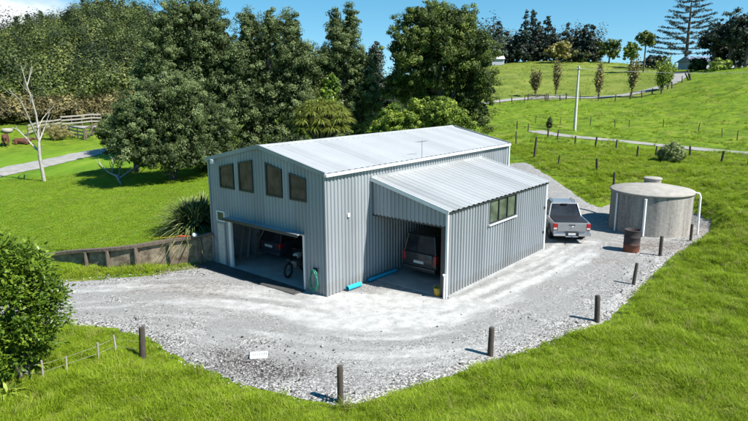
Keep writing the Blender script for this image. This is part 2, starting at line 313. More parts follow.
def m_tank():
    m, t, p, o = newmat('stained concrete tank'); n = noise(t, 1.6, 6, .65, space='Object', mapping=(1.6, 1.6, .10)); f = noise(t, 7, 5, .7, space='Object')
    c = ramp(t, n, [(.34, (.11, .094, .078)), (.46, (.23, .20, .168)), (.60, (.33, .295, .25))]); c = mix(t, .25, c, ramp(t, f, [(.35, .15), (.65, .5)]))
    t.links.new(c, p.inputs['Base Color']); p.inputs['Roughness'].default_value = .9; bump(t, p, f, .3); return m
M['tank'] = m_tank(); M['tanktop'] = pmat('tank lid concrete', (.34, .315, .28), .9, 0, .3, 2.5, bmp=.3)
M['cow'] = pmat('red brown hide', (.13, .045, .025), .8, 0, .5, 4)
M['stone'] = pmat('rubble and clay', (.33, .27, .19), .95, 0, .5, 2.2, bmp=.9, alt=(.065, .046, .03))
M['bark'] = pmat('grey bark', (.13, .105, .08), .95, 0, .5, 5, bmp=.6, mapping=(2, 2, .5))
M['deadwood'] = pmat('bleached dead wood', (.40, .375, .33), .9, 0, .35, 5, bmp=.4)
M['pole'] = pmat('pale concrete pole', (.55, .53, .48), .85, 0, .2, 3)
M['wire'] = pmat('galvanised wire', (.35, .35, .34), .4, .6, .1)
M['mach'] = pmat('machine metal', (.25, .25, .23), .5, .3, .4, 8)
M['housewall'] = pmat('house weatherboard', (.42, .45, .52), .8, 0, .15); M['houseroof'] = pmat('house roof steel', (.20, .24, .33), .5, .1, .2)
def m_leaf(name, dark, mid, light, trans=.33, nscale=.5, rgh=.55):
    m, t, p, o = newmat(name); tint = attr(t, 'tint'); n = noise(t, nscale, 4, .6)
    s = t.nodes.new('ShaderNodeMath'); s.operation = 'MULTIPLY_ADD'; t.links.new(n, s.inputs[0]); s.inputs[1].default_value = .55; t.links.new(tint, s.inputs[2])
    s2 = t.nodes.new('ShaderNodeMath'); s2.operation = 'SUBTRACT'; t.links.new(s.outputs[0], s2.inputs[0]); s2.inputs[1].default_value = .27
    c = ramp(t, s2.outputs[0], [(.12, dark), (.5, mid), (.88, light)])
    t.links.new(c, p.inputs['Base Color']); p.inputs['Roughness'].default_value = rgh; p.inputs['Specular IOR Level'].default_value = .3
    if trans:
        tr = t.nodes.new('ShaderNodeBsdfTranslucent'); t.links.new(c, tr.inputs[0]); ms = t.nodes.new('ShaderNodeMixShader'); ms.inputs[0].default_value = trans
        t.links.new(p.outputs[0], ms.inputs[1]); t.links.new(tr.outputs[0], ms.inputs[2]); t.links.new(ms.outputs[0], o.inputs[0])
    return m
LF = dict(
 grey=m_leaf('grey green leaves', (.034, .052, .014), (.10, .14, .045), (.235, .285, .115)),
 dark=m_leaf('dark green leaves', (.014, .026, .008), (.042, .066, .018), (.10, .135, .035)),
 round=m_leaf('mid green leaves', (.026, .044, .008), (.085, .125, .022), (.20, .25, .05)),
 lime=m_leaf('lime leaves', (.07, .12, .012), (.18, .25, .028), (.33, .40, .06)),
 bright=m_leaf('glossy green leaves', (.035, .07, .008), (.10, .17, .014), (.21, .29, .035), .3, .8, .35),
 strap=m_leaf('yellow green strap leaves', (.09, .13, .018), (.21, .26, .04), (.36, .37, .09), .2, .8),
 flax=m_leaf('cream edged strap leaves', (.035, .06, .014), (.11, .15, .04), (.38, .40, .17), .2, 1.5),
 forest=m_leaf('bush canopy leaves', (.018, .030, .008), (.062, .088, .020), (.17, .195, .05), .15, .05),
 pine=m_leaf('blue black needles', (.010, .018, .012), (.028, .042, .026), (.06, .08, .045), .1, .2),
 gold=m_leaf('golden leaves', (.14, .13, .03), (.28, .25, .07), (.42, .37, .13), .25, .3),
 rustl=m_leaf('brown autumn leaves', (.12, .11, .035), (.24, .205, .07), (.36, .32, .13), .25, .3),
 verge=m_leaf('grey green straps', (.07, .095, .03), (.16, .20, .06), (.30, .35, .13), .2, .8),
 scrub=m_leaf('tan reeds', (.06, .055, .02), (.15, .125, .045), (.26, .22, .09), .2, .15))
# ------------------------------------------------------------------ object helpers
def link(o, parent=None):
    COL.objects.link(o)
    if parent is not None: o.parent = parent
    return o
def tag(o, label=None, cat=None, group=None, kind=None):
    if label: o['label'] = label
    if cat: o['category'] = cat
    if group: o['group'] = group
    if kind: o['kind'] = kind
    return o
def empty(name, loc, rz, label, cat, group=None):
    o = bpy.data.objects.new(name, None); o.empty_display_size = .3; link(o); o.location = loc; o.rotation_euler = (0, 0, rz); return tag(o, label, cat, group)
def mesh_np(name, Vv, F, mat, parent=None, attrs=None, smooth=False, loc=None):
    me = bpy.data.meshes.new(name); Vv = np.asarray(Vv, np.float32); F = np.asarray(F, np.int32); k = F.shape[1]
    me.vertices.add(len(Vv)); me.vertices.foreach_set('co', Vv.ravel())
    me.loops.add(F.size); me.loops.foreach_set('vertex_index', F.ravel())
    me.polygons.add(len(F)); me.polygons.foreach_set('loop_start', np.arange(0, F.size, k, dtype=np.int32)); me.polygons.foreach_set('loop_total', np.full(len(F), k, np.int32))
    for n, a in (attrs or {}).items():
        at = me.attributes.new(n, 'FLOAT', 'POINT'); at.data.foreach_set('value', np.asarray(a, np.float32))
    me.update(calc_edges=True)
    if smooth: me.polygons.foreach_set('use_smooth', np.ones(len(F), bool))
    if mat: me.materials.append(mat)
    o = bpy.data.objects.new(name, me); link(o, parent)
    if loc is not None: o.location = loc
    return o
class MB:
    def __init__(s): s.v = []; s.f = []; s.sm = []
    def add(s, vs, fs, smooth=False):
        n = len(s.v); s.v += [tuple(map(float, q)) for q in vs]; s.f += [tuple(i+n for i in f) for f in fs]; s.sm += [smooth]*len(fs); return s
    def box(s, x0, x1, y0, y1, z0, z1, m=None):
        vs = [Vector(q) for q in [(x0,y0,z0),(x1,y0,z0),(x1,y1,z0),(x0,y1,z0),(x0,y0,z1),(x1,y0,z1),(x1,y1,z1),(x0,y1,z1)]]
        if m is not None: vs = [m @ q for q in vs]
        return s.add(vs, [(3,2,1,0),(4,5,6,7),(0,1,5,4),(1,2,6,5),(2,3,7,6),(3,0,4,7)])
    def hexa(s, vs): return s.add(vs, [(3,2,1,0),(4,5,6,7),(0,1,5,4),(1,2,6,5),(2,3,7,6),(3,0,4,7)])
    def tube(s, pts, rad, n=8, cap=True, jit=0):
        pts = [Vector(p) for p in pts]; rad = rad if hasattr(rad, '__len__') else [rad]*len(pts); vs = []; fs = []; a = None
        for i, p in enumerate(pts):
            d = (pts[min(i+1, len(pts)-1)]-pts[max(i-1, 0)]).normalized()
            if a is None: a = d.orthogonal().normalized()
            a = (a-d*a.dot(d)).normalized(); b = d.cross(a)
            for k in range(n):
                t = 2*PI*k/n; r = rad[i]*(1+random.uniform(-jit, jit)); vs.append(p+(a*math.cos(t)+b*math.sin(t))*r)
        for i in range(len(pts)-1):
            for k in range(n): fs.append((i*n+k, i*n+(k+1) % n, (i+1)*n+(k+1) % n, (i+1)*n+k))
        s.add(vs, fs, True)
        if cap: s.add([vs[k] for k in range(n)], [tuple(range(n))[::-1]]); s.add([vs[-n+k] for k in range(n)], [tuple(range(n))])
        return s
    def lathe(s, prof, c=(0, 0, 0), n=32, smooth=True):
        vs = []; fs = []
        for r, z in prof:
            for k in range(n): t = 2*PI*k/n; vs.append((c[0]+r*math.cos(t), c[1]+r*math.sin(t), c[2]+z))
        for i in range(len(prof)-1):
            for k in range(n): fs.append((i*n+k, i*n+(k+1) % n, (i+1)*n+(k+1) % n, (i+1)*n+k))
        return s.add(vs, fs, smooth)
    def prism(s, prof, x0, x1, tr=None):                           # side outline (y, z) run from x0 to x1
        n = len(prof); vs = [(x0, y, z) for y, z in prof]+[(x1, y, z) for y, z in prof]
        return s.add(vs, [tuple(range(n))[::-1], tuple(range(n, 2*n))]+[(i, (i+1) % n, n+(i+1) % n, n+i) for i in range(n)])
    def build(s, name, mat, parent=None, bevel=0, seg=2, loc=None, sub=0):
        me = bpy.data.meshes.new(name); me.from_pydata(s.v, [], s.f); me.update()
        me.polygons.foreach_set('use_smooth', np.array(s.sm, bool)); me.materials.append(mat)
        o = bpy.data.objects.new(name, me); link(o, parent)
        if loc is not None: o.location = loc
        if bevel: b = o.modifiers.new('bevel', 'BEVEL'); b.width = bevel; b.segments = seg; b.limit_method = 'ANGLE'; b.angle_limit = .6
        return o
def copy_tree(o, parent=None):
    c = o.copy(); COL.objects.link(c)
    if parent is not None: c.parent = parent
    for ch in list(o.children): copy_tree(ch, c)
    return c
# ------------------------------------------------------------------ ground sheet
def axis(lo, hi, a, b, st, g):
    mid = list(np.arange(a, b, st)); up = []; x = b; d = 0
    while x < hi: up.append(x); s = st+g*(x-b); x += s
    dn = []; x = a
    while x > lo: s = st+g*(a-x); x -= s; dn.append(x)
    return np.array(dn[::-1]+mid+up+[hi])
ax = axis(-1500, 1500, -19, 32, .22, .010); ay = axis(-60, 2500, 9, 46, .22, .010)
X, Y = np.meshgrid(ax, ay); xf = X.ravel(); yf = Y.ravel(); Zg = H(xf, yf)
nx, ny = len(ax), len(ay); idx = np.arange(nx*ny).reshape(ny, nx)
F = np.stack([idx[:-1, :-1], idx[:-1, 1:], idx[1:, 1:], idx[1:, :-1]], -1).reshape(-1, 4)
Dg = np.hypot(xf, yf); azg = np.arctan2(xf, yf); pxg = 374+np.tan(np.clip(azg, -1.4, 1.4))*600
lwn = lawn(xf, yf)
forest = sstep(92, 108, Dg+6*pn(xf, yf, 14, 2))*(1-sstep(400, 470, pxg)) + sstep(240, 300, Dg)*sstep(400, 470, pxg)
far = sstep(118, 128, Dg+3*pn(xf, yf, 9, 4))*sstep(430, 460, pxg)*(1-sstep(655, 690, pxg-0.0*Dg))
dirt = sstep(2.2, .8, np.hypot(xf-24.2, yf-55.8))*0 + sstep(1.2, .2, np.hypot(xf+8.3, yf-26.3)-1.2)*.6
mesh_np('ground', np.c_[xf, yf, Zg], F, M['ground'], attrs=dict(lawn=lwn, far=np.clip(far, 0, 1), forest=np.clip(forest, 0, 1), dirt=dirt), smooth=True)['kind'] = 'structure'
# ------------------------------------------------------------------ yard gravel
gx = np.arange(-22, 20.5, .11); gy = np.arange(13.5, 48, .11); X, Y = np.meshgrid(gx, gy)
sdm = poly_sd(yard, X, Y) + .18*pn(X, Y, .7, 21) + .08*pn(X, Y, .25, 22)
tracks = [smooth_line(gp(l)) for l in (
 [(60,306),(120,303),(200,300),(290,312),(360,326),(430,322),(500,300),(560,272),(600,248)],
 [(60,292),(120,288),(200,290),(290,303),(360,314),(430,308),(490,288),(540,265),(575,246),(592,240)],
 [(330,303),(370,300),(410,302),(440,306)],[(340,312),(400,318),(452,318)],
 [(230,300),(255,290),(275,288)],[(553,262),(562,252),(556,243)],[(583,262),(592,252),(590,243)])]
wear = np.zeros_like(X)
for i, P in enumerate(tracks):
    d = line_d(P[::2], X, Y)+.3*pn(X, Y, 1.1, 30+i); wd = [.5, .5, .9, .7, .35, .5, .5][i]; wear = np.maximum(wear, (1-sstep(wd*.3, wd*1.5, d))*[.36, .3, .42, .36, .1, .34, .36][i])
gc = ground_at(375, 306); wear = wear + .26*np.exp(-((X-gc[0])**2/24+(Y-gc[1])**2/7)) - .06
cp = smooth_line((tracks[0]*1+tracks[1]*1)/2 if len(tracks[0]) == len(tracks[1]) else tracks[0], 0)[::3]
dd_ = np.full(X.shape, 1e9); ss_ = np.zeros(X.shape); acc = 0
for i in range(len(cp)-1):
    a_, b_ = cp[i], cp[i+1]; e_ = b_-a_; l_ = np.hypot(*e_); t_ = np.clip(((X-a_[0])*e_[0]+(Y-a_[1])*e_[1])/l_**2, 0, 1); q_ = np.hypot(X-a_[0]-t_*e_[0], Y-a_[1]-t_*e_[1]); sg_ = np.sign((X-a_[0])*e_[1]-(Y-a_[1])*e_[0]); m_ = q_ < np.abs(dd_); dd_ = np.where(m_, q_*sg_, dd_); ss_ = np.where(m_, acc+t_*l_, ss_); acc += l_
wear = wear + .55*pn(ss_/9, dd_, .42, 90) + .35*pn(ss_/9, dd_, 1.1, 91) + .25*pn(ss_/4, dd_, .17, 92)
def spot(px, py, sx, sy): c = ground_at(px, py); return np.exp(-((X-c[0])**2/sx**2+(Y-c[1])**2/sy**2))
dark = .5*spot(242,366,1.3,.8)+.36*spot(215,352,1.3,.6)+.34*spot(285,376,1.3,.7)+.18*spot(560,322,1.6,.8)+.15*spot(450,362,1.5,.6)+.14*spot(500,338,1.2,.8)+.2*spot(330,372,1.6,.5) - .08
dirt = .55*spot(655,246,2.4,1.8)+.45*spot(697,232,1.8,1.7)+.24*spot(175,290,3.4,1.4)+.2*spot(150,283,3.2,1.3)+.22*spot(215,296,1.8,1.1)+.42*spot(610,262,1.6,1.)+.2*spot(250,330,3,.8) - .06
R = rough(X, Y); Zp = hbase(X, Y) + .012 + .02*pn(X, Y, 2.2, 40) + .012*pn(X, Y, .5, 41); Zp -= .058*(1-sstep(0, .3, sdm))
da = (X-BX)*U[0]+(Y-BY)*U[1]; db = (X-BX)*V[0]+(Y-BY)*V[1]; apr = (da > -.62) & (da < .5) & (db > -7.5) & (db < -1.25)
msk = (sdm > 0) & (in_foot(X, Y, .25) < .4) & ~apr; fm = msk[:-1, :-1] | msk[1:, 1:] | msk[:-1, 1:] | msk[1:, :-1]
gyy, gxx = np.gradient(sdm, .11); gl = np.maximum(.3, gxx**2+gyy**2); mv = np.clip(-sdm, 0, .14)/gl; X = X+gxx*mv; Y = Y+gyy*mv
idx = np.arange(X.size).reshape(X.shape); F = np.stack([idx[:-1, :-1], idx[:-1, 1:], idx[1:, 1:], idx[1:, :-1]], -1)[fm]
use = np.unique(F); rm = np.full(X.size, -1); rm[use] = np.arange(len(use))
mesh_np('gravel_yard', np.c_[X.ravel(), Y.ravel(), Zp.ravel()][use], rm[F], M['gravel'], attrs=dict(edge=((.80*np.exp(-np.maximum(sdm, 0)/1.1)+.25*pn(X, Y, 1.4, 95))*(1-sstep(33, 36, Y))).clip(0, 1).ravel()[use], wear=wear.ravel()[use], dirt=dirt.ravel()[use], dark=dark.ravel()[use]), smooth=True)['kind'] = 'structure'
# loose stones
ns = 12000; sx_ = rng.uniform(-14, 18, ns*6); sy_ = rng.uniform(13.5, 36, ns*6); sdv = poly_sd(yard, sx_, sy_)
darkp = .9*np.exp(-((sx_-ground_at(250,366)[0])**2/5+(sy_-ground_at(250,366)[1])**2/1.4))
pk = (sdv > -.25) & (in_foot(sx_, sy_) < -.2) & (rng.random(ns*6) < np.exp(-sdv/.6)*.5+.008+darkp*.8); sx_ = sx_[pk][:ns]; sy_ = sy_[pk][:ns]; n_ = len(sx_)
oct_ = np.array([(1,0,0),(0,1,0),(-1,0,0),(0,-1,0),(0,0,.8),(0,0,-.6)], float); of = np.array([(0,1,4),(1,2,4),(2,3,4),(3,0,4),(1,0,5),(2,1,5),(3,2,5),(0,3,5)])
rad = rng.gamma(2.2, .006, n_)+.008; Vs = oct_[None]*rad[:, None, None]*rng.uniform(.6, 1.4, (n_, 6, 3)); th = rng.uniform(0, 2*PI, n_); c_, s_ = np.cos(th)[:, None], np.sin(th)[:, None]
Vs = np.stack([Vs[..., 0]*c_-Vs[..., 1]*s_, Vs[..., 0]*s_+Vs[..., 1]*c_, Vs[..., 2]], -1); Vs += np.stack([sx_, sy_, hbase(sx_, sy_)+.02+rad*.3], -1)[:, None]
M['stones'] = m_leaf('loose stones', (.03, .027, .027), (.15, .145, .14), (.42, .41, .40), 0, 3, .9)
mesh_np('loose_stones', Vs.reshape(-1, 3), (of[None]+np.arange(n_)[:, None, None]*6).reshape(-1, 3), M['stones'], attrs=dict(tint=np.repeat(rng.random(n_), 6)))
tag(bpy.data.objects['loose_stones'], 'loose grey and white stones scattered over the yard edge', 'stones', kind='stuff')
def ribbon(name, P, wd, mat, off=.06):
    P = np.array(P); s = np.r_[0, np.cumsum(np.hypot(*np.diff(P, axis=0).T))]; n = max(4, int(s[-1]/.5)); u = np.linspace(0, s[-1], n)
    px, py = np.interp(u, s, P[:, 0]), np.interp(u, s, P[:, 1]); dx, dy = np.gradient(px), np.gradient(py); l = np.hypot(dx, dy); nx_, ny_ = -dy/l, dx/l
    k = 9; t = np.linspace(-1, 1, k); wv = wd*(1+.14*pn(u, u*0, 3, 50)+.3*pn(u, u*0, .9, 51))
    XX = px[:, None]+nx_[:, None]*t*wv[:, None]; YY = py[:, None]+ny_[:, None]*t*wv[:, None]; ZZ = H(XX, YY)+off-.05*(np.abs(t) > .95)
    idx = np.arange(n*k).reshape(n, k); F = np.stack([idx[:-1, :-1], idx[:-1, 1:], idx[1:, 1:], idx[1:, :-1]], -1).reshape(-1, 4)
    o = mesh_np(name, np.c_[XX.ravel(), YY.ravel(), ZZ.ravel()], F, mat, smooth=True); o['kind'] = 'structure'; return o
ribbon('driveway', R_left, 1.7, M['track'], .09); ribbon('path', R_left2, 1.0, M['track'], .12); ribbon('farm_track', R_mid, 1.2, M['track'], .10); ribbon('hill_track', R_up, 1.5, M['track'], .16)
# ------------------------------------------------------------------ the shed (local x = along its length, local y = -b)
def prof(s, pitch, dep):
    p = (s/pitch) % 1
    if p < .42: return 0
    if p < .54: return dep*(p-.42)/.12
    if p < .86: return dep
    return dep*(1-p)/.14
def panel(mb, O, S, T, Nn, length, zb, zt, pitch=.20, dep=.042, openings=()):
    """ribbed sheet: point = O + S*s + T*z + Nn*profile(s)"""
    O, S, T, Nn = Vector(O), Vector(S), Vector(T), Vector(Nn); br = {0., length}; k = 0
    while k*pitch < length:
        for q in (0, .42, .54, .86):
            s = (k+q)*pitch
            if 0 < s < length: br.add(s)
        k += 1
    for o in openings: br.add(o[0]); br.add(o[1])
    br = sorted(br); zbf = zb if callable(zb) else (lambda s: zb); ztf = zt if callable(zt) else (lambda s: zt)
    for s0, s1 in zip(br[:-1], br[1:]):
        if s1-s0 < 1e-5: continue
        m = (s0+s1)/2; iv = [(lambda s: zbf(s), lambda s: ztf(s))]
        ops = sorted([o for o in openings if o[0] < m < o[1]], key=lambda o: o[2](m) if callable(o[2]) else o[2])
        lo = zbf; spans = []
        for o in ops:
            a = o[2] if callable(o[2]) else (lambda s, v=o[2]: v); b = o[3] if callable(o[3]) else (lambda s, v=o[3]: v)
            if a(m) > lo(m)+.01: spans.append((lo, a))
            lo = b
        if ztf(m) > lo(m)+.01: spans.append((lo, ztf))
        d0, d1 = prof(s0+1e-7, pitch, dep), prof(s1-1e-7, pitch, dep)
        for a, b in spans:
            mb.add([O+S*s0+T*a(s0)+Nn*d0, O+S*s1+T*a(s1)+Nn*d1, O+S*s1+T*b(s1)+Nn*d1, O+S*s0+T*b(s0)+Nn*d0], [(0, 1, 2, 3)])
shed = empty('farm_shed', (BX, BY, 0), YAW, 'large grey corrugated steel shed with pale gable roof and lean-to', 'shed')
rt = lambda b: EAVE+(APEX-EAVE)*(1-abs(b-AB)/abs(AB if b > AB else WID+AB))     # raked top of the gable
# front gable: s runs from b=-WID (y=WID) to b=0
tops = lambda s: rt(-WID+s)-.03
def bs(b): return WID+b
GW = [(-6.64, -5.66, 4.66, 4.87), (-5.24, -4.32, 4.95, 5.13), (-3.40, -2.44, 5.10, 4.88), (-1.95, -1.0, 4.79, 4.63)]; SILL = 3.745
def rk(o): return lambda s: o[2]+(o[3]-o[2])*(s-bs(o[0]))/(o[1]-o[0])
ops = [(bs(o[0]), bs(o[1]), SILL, rk(o)) for o in GW]
ops += [(bs(-7.18), bs(-6.52), 0., 2.0), (bs(-7.06), bs(-6.5), 2.14, 2.56), (bs(-6.05), bs(-1.26), 0., 2.36)]
mb = MB(); panel(mb, (0, WID, 0), (0, -1, 0), (0, 0, 1), (-1, 0, 0), WID, 0, tops, openings=ops); mb.build('front_wall', M['wall'], shed)
mb = MB(); panel(mb, (0, 0, 0), (1, 0, 0), (0, 0, 1), (0, -1, 0), LEN, 0.03, EAVE-.02); mb.build('side_wall', M['wall'], shed)
mb = MB(); panel(mb, (LEN, WID, 0), (-1, 0, 0), (0, 0, 1), (0, 1, 0), LEN, -.3, EAVE-.02); mb.build('side_wall', M['wall'], shed)
mb = MB(); panel(mb, (LEN, 0, 0), (0, 1, 0), (0, 0, 1), (1, 0, 0), WID, -.3, lambda s: rt(-s)-.03); mb.build('rear_wall', M['wall'], shed)
# roof slopes
def roof_slope(name, o, t, run, length, mat, nrm, a0=0, pitch=.38, dep=.03):
    mb = MB(); panel(mb, o, (1, 0, 0), t, nrm, length, 0, run, pitch, dep)
    mb.build(name, mat, shed)
ov = .10
def slope(b0, z0, b1, z1):
    t = Vector((0, -(b1-b0), z1-z0)); l = t.length; t /= l; return t, l, Vector((0, -t.z, t.y)) if t.y > 0 else Vector((0, t.z, -t.y))
t, l, n = slope(AB, APEX, .09, EAVE-.02); roof_slope('roof', (-ov, -AB, APEX), t, l, LEN+2*ov, M['roof'], n, dep=.018)
t, l, n = slope(AB, APEX, -WID-.09, EAVE-.02); roof_slope('roof', (-ov, -AB, APEX), t, l, LEN+2*ov, M['roof'], n, dep=.018)
mb = MB(); mb.prism([(-AB-.2, APEX-.012), (-AB, APEX+.055), (-AB+.2, APEX-.012), (-AB+.2, APEX-.03), (-AB, APEX+.035), (-AB-.2, APEX-.03)], -ov-.01, LEN+ov+.01); mb.build('ridge_cap', M['roof'], shed)
def bar(mb, p, q, wx, wz, up=(0, 0, 1)):
    p, q = Vector(p), Vector(q); d = (q-p).normalized(); s = d.cross(Vector(up)).normalized(); u = s.cross(d)
    vs = []
    for c in (p, q):
        vs += [c-s*wx-u*wz, c+s*wx-u*wz, c+s*wx+u*wz, c-s*wx+u*wz]
    return mb.add(vs, [(3,2,1,0),(4,5,6,7),(0,1,5,4),(1,2,6,5),(2,3,7,6),(3,0,4,7)])
for x in (-.115, LEN+.115):
    mb = MB(); bar(mb, (x, -AB, APEX-.01), (x, -.12, EAVE-.04), .02, .085); bar(mb, (x, -AB, APEX-.01), (x, WID+.12, EAVE-.04), .02, .085); mb.build('barge_flashing', M['wall'], shed)
mb = MB(); mb.box(-.1, LEN+.1, -.20, -.065, EAVE-.15, EAVE-.035); mb.build('gutter', M['trim'], shed, .015)
mb = MB(); mb.box(-.1, LEN+.1, WID+.065, WID+.2, EAVE-.15, EAVE-.035); mb.build('gutter', M['trim'], shed, .015)
mb = MB(); mb.box(-.06, .03, -.055, .03, 0.02, EAVE-.05); mb.build('corner_flashing', M['wall'], shed)
mb = MB(); mb.box(-.06, .03, WID-.03, WID+.06, -.1, EAVE-.05); mb.build('corner_flashing', M['wall'], shed)
mb = MB(); mb.box(LEN-.13, LEN+.06, -.07, .03, 0.02, EAVE-.05); mb.build('corner_flashing', M['trim'], shed)
mb = MB(); mb.tube([(LEN-.02, -.14, EAVE-.12), (LEN-.02, -.14, .05)], .05, 10); mb.build('downpipe', M['white'], shed)
# gable windows
for (b0, b1, t0, t1) in GW:
    fr = MB(); x0, x1 = -.075, .02; w_ = .04
    y0, y1 = -b0, -b1
    def q(y, z, x): return (x, y, z)
    O_ = [(y0+.02, SILL-.03), (y1-.02, SILL-.03), (y1-.02, t1+.03), (y0+.02, t0+.03)]; I_ = [(y0-w_, SILL+w_), (y1+w_, SILL+w_), (y1+w_, t1-w_), (y0-w_, t0-w_)]
    for k in range(4):
        a, b, c, d = O_[k], O_[(k+1) % 4], I_[(k+1) % 4], I_[k]
        fr.hexa([(x1, *a), (x1, *b), (x1, *c), (x1, *d), (x0, *a), (x0, *b), (x0, *c), (x0, *d)])
    wnd = fr.build('window', M['dtrim'], shed); pn_ = MB(); pn_.hexa([(.015, *O_[0]), (.015, *O_[1]), (.015, *O_[2]), (.015, *O_[3])]+[(-.03, *I_[0]), (-.03, *I_[1]), (-.03, *I_[2]), (-.03, *I_[3])])
    pn_.build('pane', M['glass'], wnd)
# side door, window over it, garage opening
mb = MB(); mb.box(-.01, .04, 6.55, 7.15, .02, 1.97); d = mb.build('door', M['pole'], shed, .008)
mb = MB(); mb.tube([(-.02, 6.64, 1.0), (-.07, 6.64, 1.0), (-.07, 6.74, 1.0)], .012, 6); mb.build('handle', M['chrome'], d)
mb = MB()
for y0, y1, z0, z1 in ((7.13, 7.2, 0, 2.06), (6.49, 6.56, 0, 2.06), (6.56, 7.13, 1.98, 2.06)): mb.box(-.06, .03, y0, y1, z0, z1)
mb.build('door_frame', M['wall'], shed)
mb = MB()
for y0, y1, z0, z1 in ((7.02, 7.08, 2.1, 2.6), (6.48, 6.54, 2.1, 2.6), (6.54, 7.02, 2.1, 2.16), (6.54, 7.02, 2.54, 2.6)): mb.box(-.06, .02, y0, y1, z0, z1)
f = mb.build('window', M['trim'], shed); mb = MB(); mb.box(-.02, 0, 6.54, 7.02, 2.16, 2.54); mb.build('pane', M['gglass'], f)
mb = MB(); mb.box(-.07, .05, 6.03, 6.22, 0, 2.36); mb.box(-.07, .05, 1.17, 1.27, 0, 2.36); mb.box(-.07, .05, 1.27, 6.03, 2.31, 2.372); mb.build('garage_door_frame', M['trim'], shed, .008)
mb = MB(); mb.hexa([(-.06, 1.2, 2.37), (.10, 1.2, 2.37), (.10, 6.5, 2.37), (-.06, 6.5, 2.37), (-.62, 1.2, 2.47), (-.62, 1.2, 2.42), (-.62, 6.5, 2.42), (-.62, 6.5, 2.47)])
mb = MB(); mb.add([(-.42,1.2,2.38),(2.0,1.2,2.42),(2.0,6.12,2.42),(-.42,6.12,2.38),(-.42,1.2,2.43),(2.0,1.2,2.47),(2.0,6.12,2.47),(-.42,6.12,2.43)], [(3,2,1,0),(4,5,6,7),(0,1,5,4),(1,2,6,5),(2,3,7,6),(3,0,4,7)])
mb.build('tilt_door', M['wall'], shed, .01)
mb = MB(); mb.box(-.46, -.42, 1.17, 6.15, 2.33, 2.44); mb.build('door_edge', M['dtrim'], shed)
# inside: floor, inner lining, lean-to
mb = MB(); mb.box(-.06, LEN-.06, .06, WID-.06, -.1, .045); mb.build('floor_slab', M['conc'], shed)
mb = MB(); mb.box(6.2, 6.3, .1, WID-.1, .045, 4.6); mb.box(.15, 6.2, .1, WID-.1, 2.75, 2.9); mb.build('inner_lining', M['wood'], shed)
mb = MB(); mb.tube([(0, 7.02, 4.86), (-.1, 7.02, 4.88)], .03, 8); mb.box(-.2, -.08, 6.93, 7.11, 4.78, 4.98); mb.build('floodlight', M['white'], shed, .02)
mb = MB()  # roller: small fittings on the sunny side wall
mb.box(1.2, 1.32, -.09, -.03, 3.05, 3.2); mb.build('wall_vent', M['white'], shed, .01)
# lean-to
lt = lambda b: LH0+(LH1-LH0)*b/LB
mb = MB(); panel(mb, (LA0, -.04, 0), (0, -1, 0), (0, 0, 1), (-1, 0, 0), LB-.04, 2.9, lambda s: lt(s+.04)-.03); mb.build('lean_to_front', M['wall'], shed)
mb = MB(); mb.box(LA0-.01, LA0+.05, -LB+.05, -.04, 2.84, 2.92); mb.build('lintel', M['dtrim'], shed)
mb = MB(); mb.box(LA0+.0, LA0+.06, -LB+.06, -LB+.27, 0.02, 2.84); mb.build('door_jamb', M['dtrim'], shed)
wo_ = (5.98-LA0, 8.36-LA0, 2.44, 3.46)
mb = MB(); panel(mb, (LA0, -LB, 0), (1, 0, 0), (0, 0, 1), (0, -1, 0), LA1-LA0, .10, LH1-.03, pitch=.215, dep=.058, openings=[wo_]); mb.build('lean_to_wall', M['wall'], shed)
mb = MB(); panel(mb, (LA1, -LB, 0), (0, 1, 0), (0, 0, 1), (1, 0, 0), LB-.04, .05, lambda s: lt(LB-s)-.03); mb.build('lean_to_wall', M['wall'], shed)
t, l, n = slope(-.02, LH0, LB+.10, LH1-.02); mb = MB(); panel(mb, (LA0-.1, .0-.04, LH0), (1, 0, 0), t, n, LA1-LA0+.2, 0, l-.02, .38, .032); mb.build('lean_to_roof', M['lroof'], shed)
for x in (LA0-.115, LA1+.115): mb = MB(); bar(mb, (x, -.02, LH0-.01), (x, -LB-.13, LH1-.045), .02, .085); mb.build('barge_flashing', M['trim'], shed)
mb = MB(); mb.box(LA0-.08, LA1+.08, -LB-.085, -LB-.05, LH1-.13, LH1-.035); mb.build('fascia', M['dtrim'], shed)
mb = MB(); mb.box(LA0-.06, LA0+.05, -LB-.06, -LB+.03, .02, LH1-.05); mb.build('corner_flashing', M['trim'], shed)
mb = MB(); mb.box(LA1-.05, LA1+.07, -LB-.08, -LB+.03, .02, LH1-.05); mb.build('corner_flashing', M['trim'], shed)
mb = MB(); mb.box(LA0+.02, LA1, -LB-.12, -LB+.1, -.06, .11); mb.build('footing', M['conc'], shed, .01)
mb = MB(); mb.box(LA0+.02, LA1-.1, -LB+.1, -.06, -.08, .03); mb.build('floor_slab', M['conc'], shed)
mb = MB(); mb.box(LA0-.12, LA1+.1, -.10, -.045, LH0-.02, LH0+.10); mb.build('wall_flashing', M['lroof'], shed)
fr = MB(); X0, X1, Z0, Z1 = 5.96, 8.38, 2.42, 3.48; yo, yi = -LB-.075, -LB+.02
for x0, x1, z0, z1 in ((X0, X0+.06, Z0, Z1), (X1-.06, X1, Z0, Z1), (X0+.06, X1-.06, Z0, Z0+.06), (X0+.06, X1-.06, Z1-.06, Z1), (X0+.8, X0+.85, Z0+.06, Z1-.06), (X0+1.58, X0+1.63, Z0+.06, Z1-.06)): fr.box(x0, x1, yo, yi, z0, z1)
f = fr.build('window', M['dtrim'], shed)
mb = MB(); mb.box(X0-.05, X1+.05, -LB-.13, -LB-.03, Z0-.06, Z0-.003); mb.build('sill', M['trim'], f)
